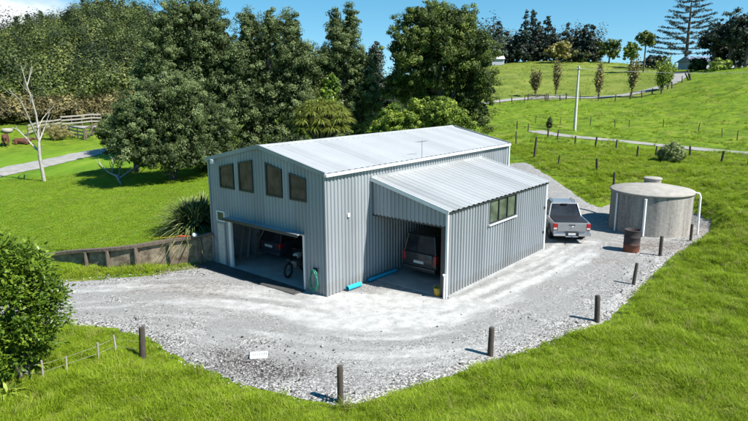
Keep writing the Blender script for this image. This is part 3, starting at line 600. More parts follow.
for a, b in ((X0+.06, X0+.8), (X0+.85, X0+1.58), (X0+1.63, X1-.06)): mb = MB(); mb.box(a, b, -LB-.02, -LB, Z0+.06, Z1-.06); mb.build('pane', M['gglass'], f)
mb = MB(); mb.box(LA1-1.3, LA1-.2, -LB-.10, -LB-.06, .9, .96); 
for z0 in (2.2, .95): mb = MB(); mb.box(LA1-.24, LA1-.14, -LB-.10, -LB-.045, z0, z0+.12); mb.build('wall_bracket', M['dtrim'], shed)
# garage apron at the door, shaped and darkened to stand in for the gable's shadow
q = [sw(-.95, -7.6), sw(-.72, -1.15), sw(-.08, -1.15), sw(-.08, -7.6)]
mb = MB(); mb.add([(a, b, -.05) for a, b in q]+[(a, b, .052) for a, b in q], [(3,2,1,0),(4,5,6,7),(0,1,5,4),(1,2,6,5),(2,3,7,6),(3,0,4,7)]); mb.build('apron', M['apron_shade'], bevel=.02)['kind'] = 'structure'
# aerial on the roof edge
x, y = sw(6.35, .02); an = empty('tv_aerial', (x, y, 4.80), YAW, 'thin metal television aerial standing at the shed eave', 'aerial')
mb = MB(); mb.tube([(0, 0, -.1), (0, 0, .95)], .014, 6); mb.build('mast', M['wire'], an)
mb = MB(); mb.tube([(-.35, 0, .9), (.4, 0, .9)], .010, 5)
for k in range(6): mb.tube([(-.3+.13*k, -.2+.02*k, .9), (-.3+.13*k, .2-.02*k, .9)], .006, 4)
mb.build('antenna', M['wire'], an)
# ------------------------------------------------------------------ things by the shed
def wpos(a, b): return sw(a, b)
x, y = sw(-.14, -.56)
hr = empty('hose', (x, y, .65), YAW, 'coiled green garden hose hanging by the garage door', 'hose')
mb = MB(); pts = []
for k in range(140):
    t = 2*PI*k/20; r = .24+.03*math.sin(k*.9)+random.uniform(-.012, .012); pts.append((-.05+.03*math.sin(k*.37), r*math.cos(t)*.85, r*math.sin(t)*1.7-.05))
mb.tube(pts, .019, 6); mb.build('coil', M['teal'], hr)
mb = MB(); mb.box(.0, .12, -.08, .08, .28, .45); mb.build('hanger', M['black'], hr, .01)
def pipe_on(a0, b0, a1, b1, r, lab):
    (x0, y0), (x1, y1) = sw(a0, b0), sw(a1, b1); c = ((x0+x1)/2, (y0+y1)/2); mb = MB(); d = Vector((x1-x0, y1-y0, 0))/2
    n = 24; vs = []
    mb.tube([-d, -d*.3+Vector((0, 0, .01)), d*.4, d], r, 14, cap=False); mb.tube([d, -d], r*.82, 14, cap=False)
    o = mb.build('pipe', M['blue'], loc=(c[0], c[1], r+.035)); tag(o, lab, 'pipe', 'blue pipes lying along the shed wall')
pipe_on(.95, .22, 1.72, .26, .10, 'short fat blue pipe on gravel by sunlit wall corner'); pipe_on(2.3, .16, 4.2, .2, .07, 'longer blue pipe in shade at the lean-to mouth')
x, y = sw(LA0-.12, LB-.02)
mb = MB(); mb.tube([(0, 0, 0), (.01, 0, 1.0)], .035, 8); mb.box(-.05, .05, -.05, .05, .94, 1.0); o = mb.build('marker_stick', M['white'], loc=(x, y, .03)); tag(o, 'short white stick leaning at the lean-to front corner', 'stick')
x, y = sw(LA0+.05, LB-.42); bu = empty('bucket', (x, y, .03), 0, 'yellow bucket just inside the lean-to opening', 'bucket')
mb = MB(); mb.lathe([(.001, .02), (.12, .02), (.16, .34), (.17, .34), (.13, 0), (.001, 0)], n=20); mb.build('pail', M['yellow'], bu)
mb = MB(); mb.tube([(.16*math.cos(t), .03, .33+.13*math.sin(t)) for t in np.linspace(0, PI, 10)], .007, 5); mb.build('handle', M['wire'], bu)
# cabinet and leaning timber inside the garage
x, y = sw(2.0, -6.95); cb = empty('tall_cabinet', (x, y, .045), YAW, 'pale blue grey cupboard beside dark blue car in garage', 'cupboard')
mb = MB(); mb.box(0, .55, -.33, .33, 0, 2.15); mb.build('cabinet', M['wall'], cb, .01); mb = MB(); mb.box(-.025, -.003, -.31, .31, .06, 2.1); dd = mb.build('door', M['wall'], cb, .006); mb = MB(); mb.box(-.05, -.025, -.26, -.23, .95, 1.1); mb.build('handle', M['black'], dd)
for k, (a, b, ln, lab) in enumerate([(1.0, -6.9, 2.1, 'pale plank leaning inside garage, nearest its left jamb'), (1.35, -6.75, 2.3, 'long grey plank leaning between jamb and cupboard'), (1.6, -6.35, 2.0, 'brown board leaning just left of the cupboard')]):
    x, y = sw(a, b); mb = MB(); bar(mb, (0, 0, 0.02), (.25, .35-.1*k, ln), .05+.02*(k == 2), .02); o = mb.build('timber_plank', M['pwood'] if k < 2 else M['wood'], loc=(x, y, .05)); tag(o, lab, 'plank', 'planks leaning inside the garage')
# farm bike by the right jamb
x, y = sw(1.15, -3.05); mk = empty('farm_bike', (x, y, .045), YAW+.25, 'dim farm motorbike standing inside right garage jamb', 'motorbike')
for xx in (-.62, .62):
    mb = MB(); mb.tube([(xx+.29*math.cos(t), 0, .33+.29*math.sin(t)) for t in np.linspace(0, 2*PI, 25)], .05, 8, False); wh = mb.build('wheel', M['tyre'], mk)
    mb = MB(); [mb.tube([(xx, 0, .33), (xx+.27*math.cos(t), 0, .33+.27*math.sin(t))], .006, 4) for t in np.linspace(0, 2*PI, 13)]; mb.build('spokes', M['rim'], wh)
mb = MB(); mb.tube([(-.62, .08, .33), (-.2, .08, .45), (.25, .05, .85), (.32, .05, .9)], .03, 6); mb.tube([(.62, .1, .33), (.34, .08, .95)], .03, 6); mb.tube([(.62, -.1, .33), (.34, -.08, .95)], .03, 6); mb.build('frame', M['mach'], mk)
mb = MB(); mb.box(-.18, .2, -.14, .14, .32, .62); mb.build('engine', M['mach'], mk, .04)
mb = MB(); mb.box(-.05, .32, -.13, .13, .72, .92); mb.build('fuel_tank', M['plate'], mk, .06)
mb = MB(); mb.box(-.62, -.05, -.12, .12, .74, .84); mb.build('saddle', M['black'], mk, .04)
mb = MB(); mb.tube([(.25, -.38, 1.05), (.33, -.15, 1.02), (.33, .15, 1.02), (.25, .38, 1.05)], .018, 6); mb.build('handlebar', M['black'], mk)
# white slotted grate on the gravel
gx0, gy0, _ = ground_at(259, 358); gr = empty('slotted_crate', (gx0, gy0, .02), .12, 'small white plastic slotted crate lying on gravel', 'crate')
mb = MB(); w_, d_ = .27, .16; mb.box(-w_, w_, -d_, d_, .0, .03)
for x0, x1, y0, y1 in ((-w_, w_, -d_, -d_+.03), (-w_, w_, d_-.03, d_), (-w_, -w_+.03, -d_+.03, d_-.03), (w_-.03, w_, -d_+.03, d_-.03)): mb.box(x0, x1, y0, y1, .03, .09)
mb.build('tray', M['white'], gr, .006); mb = MB()
for k in range(7): mb.box(-.22+.068*k, -.19+.068*k, -d_+.031, d_-.031, .06, .085)
mb.build('slats', M['white'], gr)
# retaining wall, curved
rw = empty('retaining_wall', (-11.1, 26.3, 0), 0, 'low curved timber retaining wall beside the gravel drive', 'wall'); o0 = Vector((-11.1, 26.3, 0))
wl = smooth_line(np.c_[WALLX, WALLY], 3); tops_ = lambda x: np.interp(x, [-15.75, -14.2, -12.6, -11.05, -9.5, -8.3, -7.6], [.34, .60, .83, 1.02, 1.2, 1.3, 1.42])
mb = MB(); mi = MB()
for (xa, ya), (xb, yb) in zip(wl[:-1], wl[1:]):
    if xb > -7.66: xb = -7.66
    if xa > -7.7: break
    za, zb_ = tops_(xa), tops_(xb)
    bar(mb, Vector((xa, ya-.02, za))-o0, Vector((xb+.005, yb-.02, zb_))-o0, .13, .075)
    vs = [Vector(v)-o0 for v in ((xa, ya-.02, -.1), (xb, yb-.02, -.1), (xb, yb+.08, -.1), (xa, ya+.08, -.1), (xa, ya-.02, za-.075), (xb, yb-.02, zb_-.075), (xb, yb+.08, zb_-.075), (xa, ya+.08, za-.075))]
    mi.hexa(vs)
mb.build('top_rail', M['wood'], rw, .01); mi.build('rubble_face', M['stone'], rw)
for px_ in (-13.6, -12.45, -11.05, -9.45, -8.2):
    i = np.argmin(abs(wl[:, 0]-px_)); mb = MB(); mb.tube([Vector((wl[i, 0], wl[i, 1]-.13, -.2))-o0, Vector((wl[i, 0], wl[i, 1]-.11, tops_(px_)-.04))-o0], .10, 10, jit=.05); mb.build('post', M['wood'], rw)
xt = -8.9; i = np.argmin(abs(wl[:, 0]-xt)); tt = empty('hedge_trimmer', (xt, wl[i, 1]-.02, float(tops_(xt))+.10), -.05, 'orange and white garden tool lying on the timber wall top', 'tool')
mb = MB(); mb.tube([(-1.5, 0.02, -.12), (-.3, 0, -.01)], .018, 6); mb.build('shaft', M['yellow'], tt); mb = MB(); mb.box(-.28, .28, -.045, .045, -.03, .05); mb.build('body', M['orange'], tt, .03); mb = MB(); mb.lathe([(.001, -.02), (.10, 0), (.13, .08), (.08, .16), (.001, .18)], (.5, 0, 0), 16); mb.build('cap', M['white'], tt)
# ------------------------------------------------------------------ concrete water tank
TX, TY = 15.95, 33.40; tk = empty('water_tank', (TX, TY, 0), 0, 'round concrete water tank with shallow conical lid on gravel', 'water tank')
mb = MB(); mb.lathe([(2.17, -.3), (2.17, 2.22), (2.17, 2.24)], n=64); mb.build('tank_wall', M['tank'], tk)
mb = MB(); mb.lathe([(2.16, 2.22), (2.24, 2.22), (2.24, 2.30), (2.20, 2.33), (1.2, 2.52), (.001, 2.70)], n=64); mb.build('lid', M['tanktop'], tk)
mb = MB(); mb.lathe([(.46, 2.3), (.46, 2.78), (.50, 2.78), (.50, 2.86), (.44, 2.88), (.001, 2.90)], (.35, .75, 0), 32); mb.build('hatch', M['tanktop'], tk, .01)
def tpipe(px, z0, z1, elbow=0, r=.045):
    ang = px; x_, y_ = 2.26*math.cos(ang), 2.26*math.sin(ang); mb = MB(); pts = [(x_, y_, z0), (x_, y_, z1)]
    if elbow: pts = [(x_*1.12, y_*1.12, z0), (x_*1.10, y_*1.10, z1-.15), (x_*1.07, y_*1.07, z1+.02), (x_*.92, y_*.92, z1+.06)]
    mb.tube(pts, r, 10); mb.build('pipe', M['white'], tk)
tpipe(math.radians(180+14), .0, 2.2, r=.05); tpipe(math.radians(-122), .05, 2.12, r=.075); tpipe(math.radians(-36), .02, 2.28, 1, .055)
mb = MB(); mb.box(-1.75, -1.3, -2.05, -1.75, 0, .3); mb.build('valve_box', M['black'], tk, .03)
bx_, by_, _ = ground_at(634, 253.5); by_ += .35
dr = empty('rusty_drum', (bx_, by_, .0), 0, 'rusty open steel burning drum in front of concrete tank', 'drum')
mb = MB(); mb.lathe([(.001, .03), (.38, .0), (.385, .03), (.385, .36), (.40, .38), (.385, .40), (.385, .74), (.40, .76), (.385, .78), (.385, 1.09), (.40, 1.11), (.385, 1.13), (.365, 1.12), (.36, .08), (.001, .08)], n=32); mb.build('drum', M['rust'], dr)
# ------------------------------------------------------------------ yard edge posts
def post(px, py, top, r, lab, grp='posts along the gravel yard edge', mat='dwood', name='fence_post', lean=(0, 0), cat='post'):
    x, y, z = ground_at(px, py); z = min(z, hz(x, y)+.03); D = math.hypot(x, y); zt = at_dist(px, top, D)[2]; h = zt-z
    mb = MB(); mb.tube([(0, 0, -.25), (lean[0]*.5, lean[1]*.5, h*.5), (lean[0], lean[1], h*.96), (lean[0], lean[1], h)], [r*1.05, r, r*.97, r*.82], 12, jit=.04)
    o = mb.build(name, M[mat], loc=(x, y, z)); return tag(o, lab, cat, grp)
post(340.5, 403, 366, .085, 'thick dark post at bottom centre edge of gravel'); post(490, 356, 328, .09, 'dark post on gravel edge below the lean-to wall', lean=(.03, .04))
post(597, 322, 295, .095, 'dark post on gravel edge, second down from the drum', lean=(-.05, .0)); post(633, 285, 263, .07, 'dark post on the gravel edge just below the drum', lean=(.10, .03))
post(660, 256, 236, .085, 'short dark post right in front of concrete tank'); post(690.5, 241, 224, .07, 'dark post near the tank right pipe')
post(611, 218, 172, .075, 'tall dark post standing behind the left side of tank')
# ------------------------------------------------------------------ wire fence at lower left
def fence(name, pts, label, cat='fence', wires=(.35, .7, 1.0), tilt=0, grp=None, wr=.0035):
    """pts: (px, py, height, radius, material)"""
    P = [(*ground_at(p[0], p[1])[:2], *p[2:]) for p in pts]; x0, y0 = P[len(P)//2][:2]; z0 = hz(x0, y0); e = empty(name, (x0, y0, z0), 0, label, cat, grp); o = Vector((x0, y0, z0)); Q = []
    for x, y, h, r, mt in P:
        z = hz(x, y); b = Vector((x, y, z))-o; ln = Vector((random.uniform(-.13, .13)*h+tilt, random.uniform(-.08, .08)*h, 0)); mb = MB(); mb.tube([b-Vector((0, 0, .3)), b+ln*.5+Vector((0, 0, h*.5)), b+ln+Vector((0, 0, h))], [r, r, r*.9], 7); mb.build('post', M[mt], e); Q.append((b, ln, h))
    hm = max(q[2] for q in Q)
    if wires:
        mb = MB()
        for f in wires:
            pp = [b+ln*f*.9+Vector((0, 0, min(f*hm*.93, h*.97))) for b, ln, h in Q]; mb.tube(pp, wr, 4, cap=False)
        mb.build('wire', M['wire'], e)
    return e
fence('wire_fence', [(143, 360, 1.05, .10, 'dwood'), (117, 358, .62, .035, 'pwood'), (99, 364, .66, .035, 'pwood'), (67, 374, .52, .035, 'pwood'), (44, 384, .66, .035, 'pwood'), (23, 388, .62, .08, 'dwood'), (-12, 398, .9, .09, 'dwood')], 'wire fence with pale battens in the lower left grass', wires=(.3, .55))
# ------------------------------------------------------------------ vehicles (local y forward, rear at y=0)
def wheel(par, x, y, r, wdt=.24):
    s = 1 if x > 0 else -1; mb = MB(); n = 28; vs = []; prof_ = [(r*.62, -wdt/2), (r*.95, -wdt/2), (r, -wdt*.35), (r, wdt*.35), (r*.95, wdt/2), (r*.62, wdt/2)]
    def ring(pr, mbx):
        vs = []; fs = []
        for (q, t) in pr:
            for k in range(n): a = 2*PI*k/n; vs.append((x+s*t, y+q*math.cos(a), r+q*math.sin(a)))
        for i in range(len(pr)-1):
            for k in range(n): fs.append((i*n+k, i*n+(k+1) % n, (i+1)*n+(k+1) % n, (i+1)*n+k))
        mbx.add(vs, fs, True)
    ring(prof_, mb); o = mb.build('wheel', M['tyre'], par)
    mb = MB(); ring([(r*.63, -wdt*.4), (r*.63, wdt*.42), (r*.55, wdt*.38), (r*.5, wdt*.2), (.001, wdt*.2)], mb)
    for k in range(6):
        a = PI/3*k; bar(mb, (x+s*wdt*.3, y+.05*math.cos(a), r+.05*math.sin(a)), (x+s*wdt*.36, y+r*.56*math.cos(a), r+r*.56*math.sin(a)), .03, .02, (1, 0, .1))
    mb.build('rim', M['rim'], o)
def arch(yc, zc, r, z0, n=9): return [(yc+r*math.cos(t), zc+r*math.sin(t)) for t in np.linspace(PI-math.asin(max(-1, (z0-zc)/r)), math.asin((z0-zc)/r), n)]
def greenhouse(mb, lo, hi, zl, zh):                                # lo/hi: (x half, y0, y1)
    vs = [(-lo[0], lo[1], zl), (lo[0], lo[1], zl), (lo[0]*.97, lo[2], zl), (-lo[0]*.97, lo[2], zl), (-hi[0], hi[1], zh), (hi[0], hi[1], zh), (hi[0]*.96, hi[2], zh), (-hi[0]*.96, hi[2], zh)]
    mb.hexa(vs); return vs
def pillars(mat, par, vs, wr=.05, extra=()):
    for a, b in ((0, 4), (1, 5), (2, 6), (3, 7)): MB().tube([vs[a], vs[b]], wr, 6).build('pillar', mat, par)
    for s in (-1, 1):
        i, j = (0, 3) if s < 0 else (1, 2)
        for f in extra:
            p = Vector(vs[i]).lerp(Vector(vs[j]), f); q = Vector(vs[i+4]).lerp(Vector(vs[j+4]), f); MB().tube([p, q], wr*.8, 6).build('pillar', mat, par)
def ute(name, x, y, z, az, paint, label):
    e = empty(name, (x, y, z), -az, label, 'pickup truck'); hw = .93
    body = [(.02, .50), (.0, .62), (.0, 1.10)]+[(1.62, 1.10), (1.72, 1.12), (3.95, 1.10), (4.35, 1.09), (5.15, .98), (5.30, .80), (5.32, .48)]
    r = .43; bot = [(4.78, .48)]+arch(4.35, .40, r, .48)[::-1]+[(3.9, .42)]+[(1.6, .42)]+arch(1.15, .40, r, .48)[::-1]+[(.65, .50)]
    mb = MB(); mb.prism(body+bot, -hw, hw); b = mb.build('body', M[paint], e, .045, 3)
    mb = MB(); mb.box(-.70, .70, .3, 5.1, .3, .46); mb.box(-.9, .9, .72, 1.58, .42, .80); mb.box(-.9, .9, 3.92, 4.78, .42, .8); mb.build('chassis', M['black'], e)
    mb = MB(); mb.box(-.84, .84, .10, 1.66, 1.115, 1.145); mb.build('tray_cover', M['black'], e, .02)
    mb = MB(); vs = greenhouse(mb, (.86, 1.74, 4.25), (.70, 2.12, 3.35), 1.08, 1.72); mb.build('windows', M['cglass'], e, .02)
    pillars(M[paint], b, vs, .045, (.30, .62))
    mb = MB(); mb.hexa([(-.72, 2.06, 1.70), (.72, 2.06, 1.70), (.68, 3.40, 1.70), (-.68, 3.40, 1.70), (-.64, 2.2, 1.79), (.64, 2.2, 1.79), (.60, 3.3, 1.79), (-.60, 3.3, 1.79)]); mb.build('roof', M[paint], e, .04, 3)
    [MB().tube([(s*.60, 2.2, 1.80), (s*.60, 2.3, 1.86), (s*.58, 3.15, 1.86), (s*.58, 3.25, 1.80)], .02, 6).build('roof_rail', M['chrome'], e) for s in (-1, 1)]
    mb = MB(); mb.box(-.18, .18, 2.02, 2.10, 1.66, 1.73); mb.build('brake_light', M['black'], e, .02)
    mb = MB(); mb.box(-.73, .73, -.035, -.003, .66, 1.07); tg = mb.build('tailgate', M[paint], e, .025); 
    mb = MB(); mb.lathe([(.001, 0), (.075, .0), (.07, .012), (.001, .016)], n=20); o = mb.build('emblem', M['chrome'], tg); o.rotation_euler = (PI/2, 0, 0); o.location = (0, -.036, .88); o.scale = (1.35, .9, 1)
    mb = MB(); mb.box(-.16, .16, -.05, -.036, .98, 1.02); mb.build('handle', M['black'], tg, .01)
    mb = MB(); mb.box(-.95, -.33, -.16, .06, .42, .58); mb.box(.33, .95, -.16, .06, .42, .58); mb.box(-.33, .33, -.12, .06, .36, .44); mb.build('bumper', M['chrome'], e, .03)
    mb = MB(); mb.box(-.33, .33, -.10, .03, .445, .60); mb.build('step_panel', M['black'], e, .01)
    mb = MB(); mb.box(-.19, .19, -.125, -.105, .47, .58); mb.build('number_plate', M['plate'], e)
    mb = MB(); mb.tube([(0, .0, .36), (0, -.25, .36), (0, -.27, .42)], .03, 8); mb.build('tow_bar', M['black'], e)
    for s in (-1, 1):
        mb = MB(); mb.box(min(s*.74, s*.945), max(s*.74, s*.945), -.03, .12, .72, 1.06); tl = mb.build('tail_light', M['red'], e, .02)
        mb = MB(); mb.box(min(s*.76, s*.93), max(s*.76, s*.93), -.037, -.032, .76, .84); mb.build('reverse_lens', M['plate'], tl)
        mb = MB(); mb.box(min(s*.88, s*1.12), max(s*.88, s*1.12), 3.55, 3.68, 1.12, 1.30); mb.build('mirror', M['chrome'], e, .03)
        mb = MB(); mb.box(min(s*.925, s*1.0), max(s*.925, s*1.0), 1.9, 3.8, .36, .42); mb.build('side_step', M['chrome'], e, .01)
        for yy in (2.15, 3.05): mb = MB(); mb.box(min(s*.93, s*.96), max(s*.93, s*.96), yy, yy+.2, .93, .97); mb.build('door_handle', M['chrome'], e, .008)
        for yy in (1.15, 4.35): wheel(e, s*.82, yy, .39)
    for s in (-1, 1):
        for yy in (1.78, 2.72, 3.62): MB().box(s*.928-.004, s*.928+.004, yy, yy+.012, .5, 1.08).build('door_seam', M['black'], b)
    return e
def suv(name, x, y, z, az, paint, label, cat, Lg=4.5, hw=.89, belt=.98, ht=1.62, tail=.12):
    e = empty(name, (x, y, z), -az, label, cat); r = .40
    body = [(.02, .38), (.0, .6), (.02, belt-.1), (.1, belt), (Lg*.74, belt), (Lg-.2, belt-.14), (Lg, belt-.32), (Lg+.02, .38)]
    bot = [(Lg-.42, .38)]+arch(Lg-.82, .34, r, .38)[::-1]+[(Lg-1.3, .30), (1.28, .30)]+arch(.82, .34, r, .38)[::-1]+[(.38, .38)]
    mb = MB(); mb.prism(body+bot, -hw, hw); b = mb.build('body', M[paint], e, .06, 3)
    mb = MB(); mb.box(-hw*.8, hw*.8, .3, Lg-.2, .2, .34); mb.box(-hw+.05, hw-.05, .43, 1.22, .3, .72); mb.box(-hw+.05, hw-.05, Lg-1.2, Lg-.42, .3, .7); mb.build('chassis', M['black'], e)
    mb = MB(); vs = greenhouse(mb, (hw*.94, .06, Lg*.76), (hw*.77, .06+tail*1.6+.06, Lg*.56), belt-.02, ht-.05); mb.build('windows', M['cglass'], e, .03)
    pillars(M[paint], b, vs, .055, (.3, .58))
    mb = MB(); y0, y1 = tail*1.6+.04, Lg*.57; mb.hexa([(-hw*.79, y0, ht-.07), (hw*.79, y0, ht-.07), (hw*.75, y1, ht-.07), (-hw*.75, y1, ht-.07), (-hw*.72, y0+.08, ht), (hw*.72, y0+.08, ht), (hw*.68, y1-.1, ht), (-hw*.68, y1-.1, ht)]); mb.build('roof', M[paint], e, .03, 2)
    mb = MB(); mb.box(-hw*.78, hw*.78, -.025, -.003, .52, belt-.02); tg = mb.build('tailgate', M[paint], e, .02)
    mb = MB(); mb.box(-.26, .26, -.045, -.027, .66, .78); mb.build('number_plate', M['plate'], tg)
    mb = MB(); mb.box(-hw-.01, hw+.01, -.10, .12, .32, .52); mb.build('bumper', M[paint], e, .05)
    for s in (-1, 1):
        mb = MB(); mb.box(min(s*hw*.84, s*(hw+.01)), max(s*hw*.84, s*(hw+.01)), -.02, .2, .70, belt-.02); mb.build('tail_light', M['red'], e, .03)
        mb = MB(); mb.box(min(s*hw, s*(hw+.2)), max(s*hw, s*(hw+.2)), Lg*.66, Lg*.66+.12, belt, belt+.15); mb.build('mirror', M[paint], e, .03)
        for yy in (.82, Lg-.82): wheel(e, s*(hw-.12), yy, .34, .22)
    return e
ux, uy = 10.36, 30.1
ute('pickup_truck', ux, uy, .03, math.radians(5.5), 'silver', 'silver grey double cab pickup truck with black tray cover beside shed')
SAZ = PI/2-YAW
x, y = sw(1.75, -5.58); suv('dark_car', x, y, .05, SAZ, 'navy', 'dark blue hatchback car seen from behind inside the shed garage', 'car', Lg=4.3, hw=.80, belt=.95, ht=1.5)
x, y = sw(4.15, 1.5); suv('black_van', x, y, .035, SAZ, 'blackp', 'tall black four wheel drive parked under the lean-to', 'car', Lg=4.6, hw=.88, belt=1.12, ht=1.93, tail=.04)
# ------------------------------------------------------------------ foliage
def quads(C, size, up=.0, asp=.55, out=None, ob=.6):
    n = len(C); d = rng.normal(size=(n, 3)); d[:, 2] *= .8
    if out is not None: d = d+out*ob
    d[:, 2] += up; d /= np.linalg.norm(d, axis=1)[:, None]+1e-9
    q = rng.normal(size=(n, 3)); a = np.cross(d, q); a /= np.linalg.norm(a, axis=1)[:, None]+1e-9; b = np.cross(d, a)
    s = (size*rng.uniform(.6, 1.4, n))[:, None] if not hasattr(size, '__len__') else (size*rng.uniform(.7, 1.3, n))[:, None]
    return np.stack([C-a*s, C+b*s*asp, C+a*s+d*s*.15, C-b*s*asp], 1).reshape(-1, 3)
def lobes(blobs, k, rs=(.34, .55), pos=.72):
    out = []
    for b in blobs:
        b = np.array(b, float); out.append((b[0], b[1], b[2], b[3]*.78, b[4]*.78, b[5]*.78)); m = max(b[3:6])
        for _ in range(k):
            d = rng.normal(size=3); d[2] += .25; d /= np.linalg.norm(d); r = rng.uniform(*rs); c = b[:3]+d*b[3:6]*pos*rng.uniform(.75, 1.06); q = min(b[3:6])*.68+m*.09; out.append((*c, q*r*1.25, q*r*1.25, q*r*rng.uniform(1.1, 1.7)))
    return out
def clumps(blobs, nc, seed=0, shell=(.62, 1.), lump=.18, zb=.15, low=-.6):
    W = np.array([b[3]*b[4]+b[4]*b[5]+b[3]*b[5] for b in blobs]); W = W/W.sum(); k = rng.choice(len(blobs), nc, p=W); B = np.array(blobs, float)[k]
    d = rng.normal(size=(nc, 3)); d[:, 2] += zb; d /= np.linalg.norm(d, axis=1)[:, None]; d[:, 2] = np.where(d[:, 2] < low, -d[:, 2]*.5, d[:, 2])
    r = rng.uniform(shell[0]**3, shell[1]**3, nc)**(1/3)*(1+lump*rng.normal(size=nc)*.6)
    return B[:, :3]+d*r[:, None]*B[:, 3:6], d
def crown(name, mat, parent, blobs, nc, nl, cr_, leaf, asp=.55, shell=(.62, 1.), lump=.18, core=True, zb=.15, low=-.6, flat=.75, dcut=1.1, lob=0):
    src = blobs; blobs = lobes(blobs, lob) if lob else blobs
    C, D = clumps(blobs, nc, shell=shell, lump=lump, zb=zb, low=low); ct = rng.uniform(.15, .85, nc); cs = cr_*rng.uniform(.45, 1.3, nc)
    P = np.repeat(C, nl, 0); Dn = np.repeat(D, nl, 0); g = rng.normal(size=(nc*nl, 3)); g /= np.linalg.norm(g, axis=1)[:, None]; g[:, 2] *= flat; g *= (rng.random(nc*nl)**.45)[:, None]*.8; gd = g.copy()
    P = P+g*np.repeat(cs, nl)[:, None]; t = np.repeat(ct, nl)+rng.normal(size=nc*nl)*.10
    Vq = quads(P, leaf, up=.3, asp=asp, out=gd*1.2+Dn*.4, ob=2.6); tt = np.repeat(t, 4)
    if core:                                                       # inner foliage so the crown is not see-through
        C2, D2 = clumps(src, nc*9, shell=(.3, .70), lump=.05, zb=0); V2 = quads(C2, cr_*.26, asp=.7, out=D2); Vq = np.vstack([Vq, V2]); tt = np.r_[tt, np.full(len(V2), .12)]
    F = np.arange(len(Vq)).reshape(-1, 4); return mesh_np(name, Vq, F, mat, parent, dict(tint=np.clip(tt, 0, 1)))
def trunk(parent, pts, rad, limbs=(), mat='bark'):
    mb = MB(); mb.tube(pts, rad, 10, jit=.06)
    for l, r in limbs: mb.tube(l, r, 7, jit=.05)
    return mb.build('trunk', M[mat], parent)
def tree(name, x, y, label, blobs, mat, nc, nl, cr_, leaf, grp=None, tr=.3, cat='tree', limbs=True, **kw):
    z = hz(x, y); e = empty(name, (x, y, z), 0, label, cat, grp); top = max(b[2]+b[5]*.5 for b in blobs); L_ = []
    if limbs:
        for b in blobs[:7]: L_.append(([(0, 0, b[2]*.3), (b[0]*.5, b[1]*.5, b[2]*.6), (b[0], b[1], b[2]+b[5]*.3)], [tr*.45, tr*.35, tr*.08]))
    trunk(e, [(0, 0, -.4), (.05*tr, 0, top*.3), (0, .1*tr, top*.65), (0, 0, top)], [tr*1.25, tr, tr*.7, tr*.1], L_)
    crown('crown', mat, e, blobs, nc, nl, cr_, leaf, **kw); return e
def pxw(px, D): a = math.atan((px-374)/591.46*(.978+(1.26/D if D < 100 else 0))); return D*math.sin(a), D*math.cos(a)
def zat(px, py, D): return at_dist(px, py, D)[2]
def blobs_px(D, lst):
    """(px, py, rpx, rpy, rdepth m, dD) given on a plane at distance D -> blobs relative to the tree base"""
    out = []
    for px, py, rx, ry, rd, dD in lst:
        d = D+dD; x, y, z = at_dist(px, py, d); k = d*1.0/591.46*math.sqrt(1+((px-374)/591)**2)*1.0; out.append((x, y, z, rx*k, rd, ry*k))
    return out
def ptree(name, px, D, label, lst, mat, nc, nl, cr_, leaf, **kw):
    x, y = pxw(px, D); z = hz(x, y); B = [(b[0]-x, b[1]-y, b[2]-z, *b[3:]) for b in blobs_px(D, lst)]; return tree(name, x, y, label, B, mat, nc, nl, cr_, leaf, **kw)
# near trees behind the lawn and shed
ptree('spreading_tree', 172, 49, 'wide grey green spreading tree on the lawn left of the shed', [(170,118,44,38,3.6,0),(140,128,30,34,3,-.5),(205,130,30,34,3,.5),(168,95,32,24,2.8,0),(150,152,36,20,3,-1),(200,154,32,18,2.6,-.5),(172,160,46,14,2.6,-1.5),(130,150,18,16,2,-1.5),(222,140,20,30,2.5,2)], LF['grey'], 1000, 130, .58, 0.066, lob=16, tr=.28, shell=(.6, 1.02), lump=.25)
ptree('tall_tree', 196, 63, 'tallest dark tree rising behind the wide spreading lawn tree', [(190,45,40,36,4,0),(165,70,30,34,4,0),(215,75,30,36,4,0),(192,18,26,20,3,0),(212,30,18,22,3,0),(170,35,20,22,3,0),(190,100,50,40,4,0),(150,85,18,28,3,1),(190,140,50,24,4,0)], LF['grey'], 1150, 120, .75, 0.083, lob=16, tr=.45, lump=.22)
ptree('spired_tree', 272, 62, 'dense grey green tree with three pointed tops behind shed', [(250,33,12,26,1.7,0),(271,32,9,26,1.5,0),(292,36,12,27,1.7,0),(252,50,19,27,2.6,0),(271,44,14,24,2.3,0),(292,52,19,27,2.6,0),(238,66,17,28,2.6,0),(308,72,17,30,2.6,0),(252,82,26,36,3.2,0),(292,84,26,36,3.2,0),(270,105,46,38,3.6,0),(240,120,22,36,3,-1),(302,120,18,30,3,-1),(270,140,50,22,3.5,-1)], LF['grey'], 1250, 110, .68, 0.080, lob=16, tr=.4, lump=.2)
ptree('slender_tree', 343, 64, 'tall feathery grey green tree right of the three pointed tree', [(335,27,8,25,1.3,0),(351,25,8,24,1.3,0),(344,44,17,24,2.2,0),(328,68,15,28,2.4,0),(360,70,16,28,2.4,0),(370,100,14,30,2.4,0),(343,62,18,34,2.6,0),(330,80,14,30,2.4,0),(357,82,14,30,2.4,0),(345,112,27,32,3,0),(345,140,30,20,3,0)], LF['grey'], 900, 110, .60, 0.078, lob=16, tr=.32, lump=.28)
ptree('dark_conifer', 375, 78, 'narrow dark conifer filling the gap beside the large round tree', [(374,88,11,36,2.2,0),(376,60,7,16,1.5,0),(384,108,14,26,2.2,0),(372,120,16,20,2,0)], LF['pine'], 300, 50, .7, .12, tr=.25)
ptree('small_tree', 334, 58, 'small bright green tree poking out before feathery grey tree', [(332,88,8,12,1,0),(328,98,9,12,1,0)], LF['bright'], 60, 60, .45, .11, tr=.1, core=False)
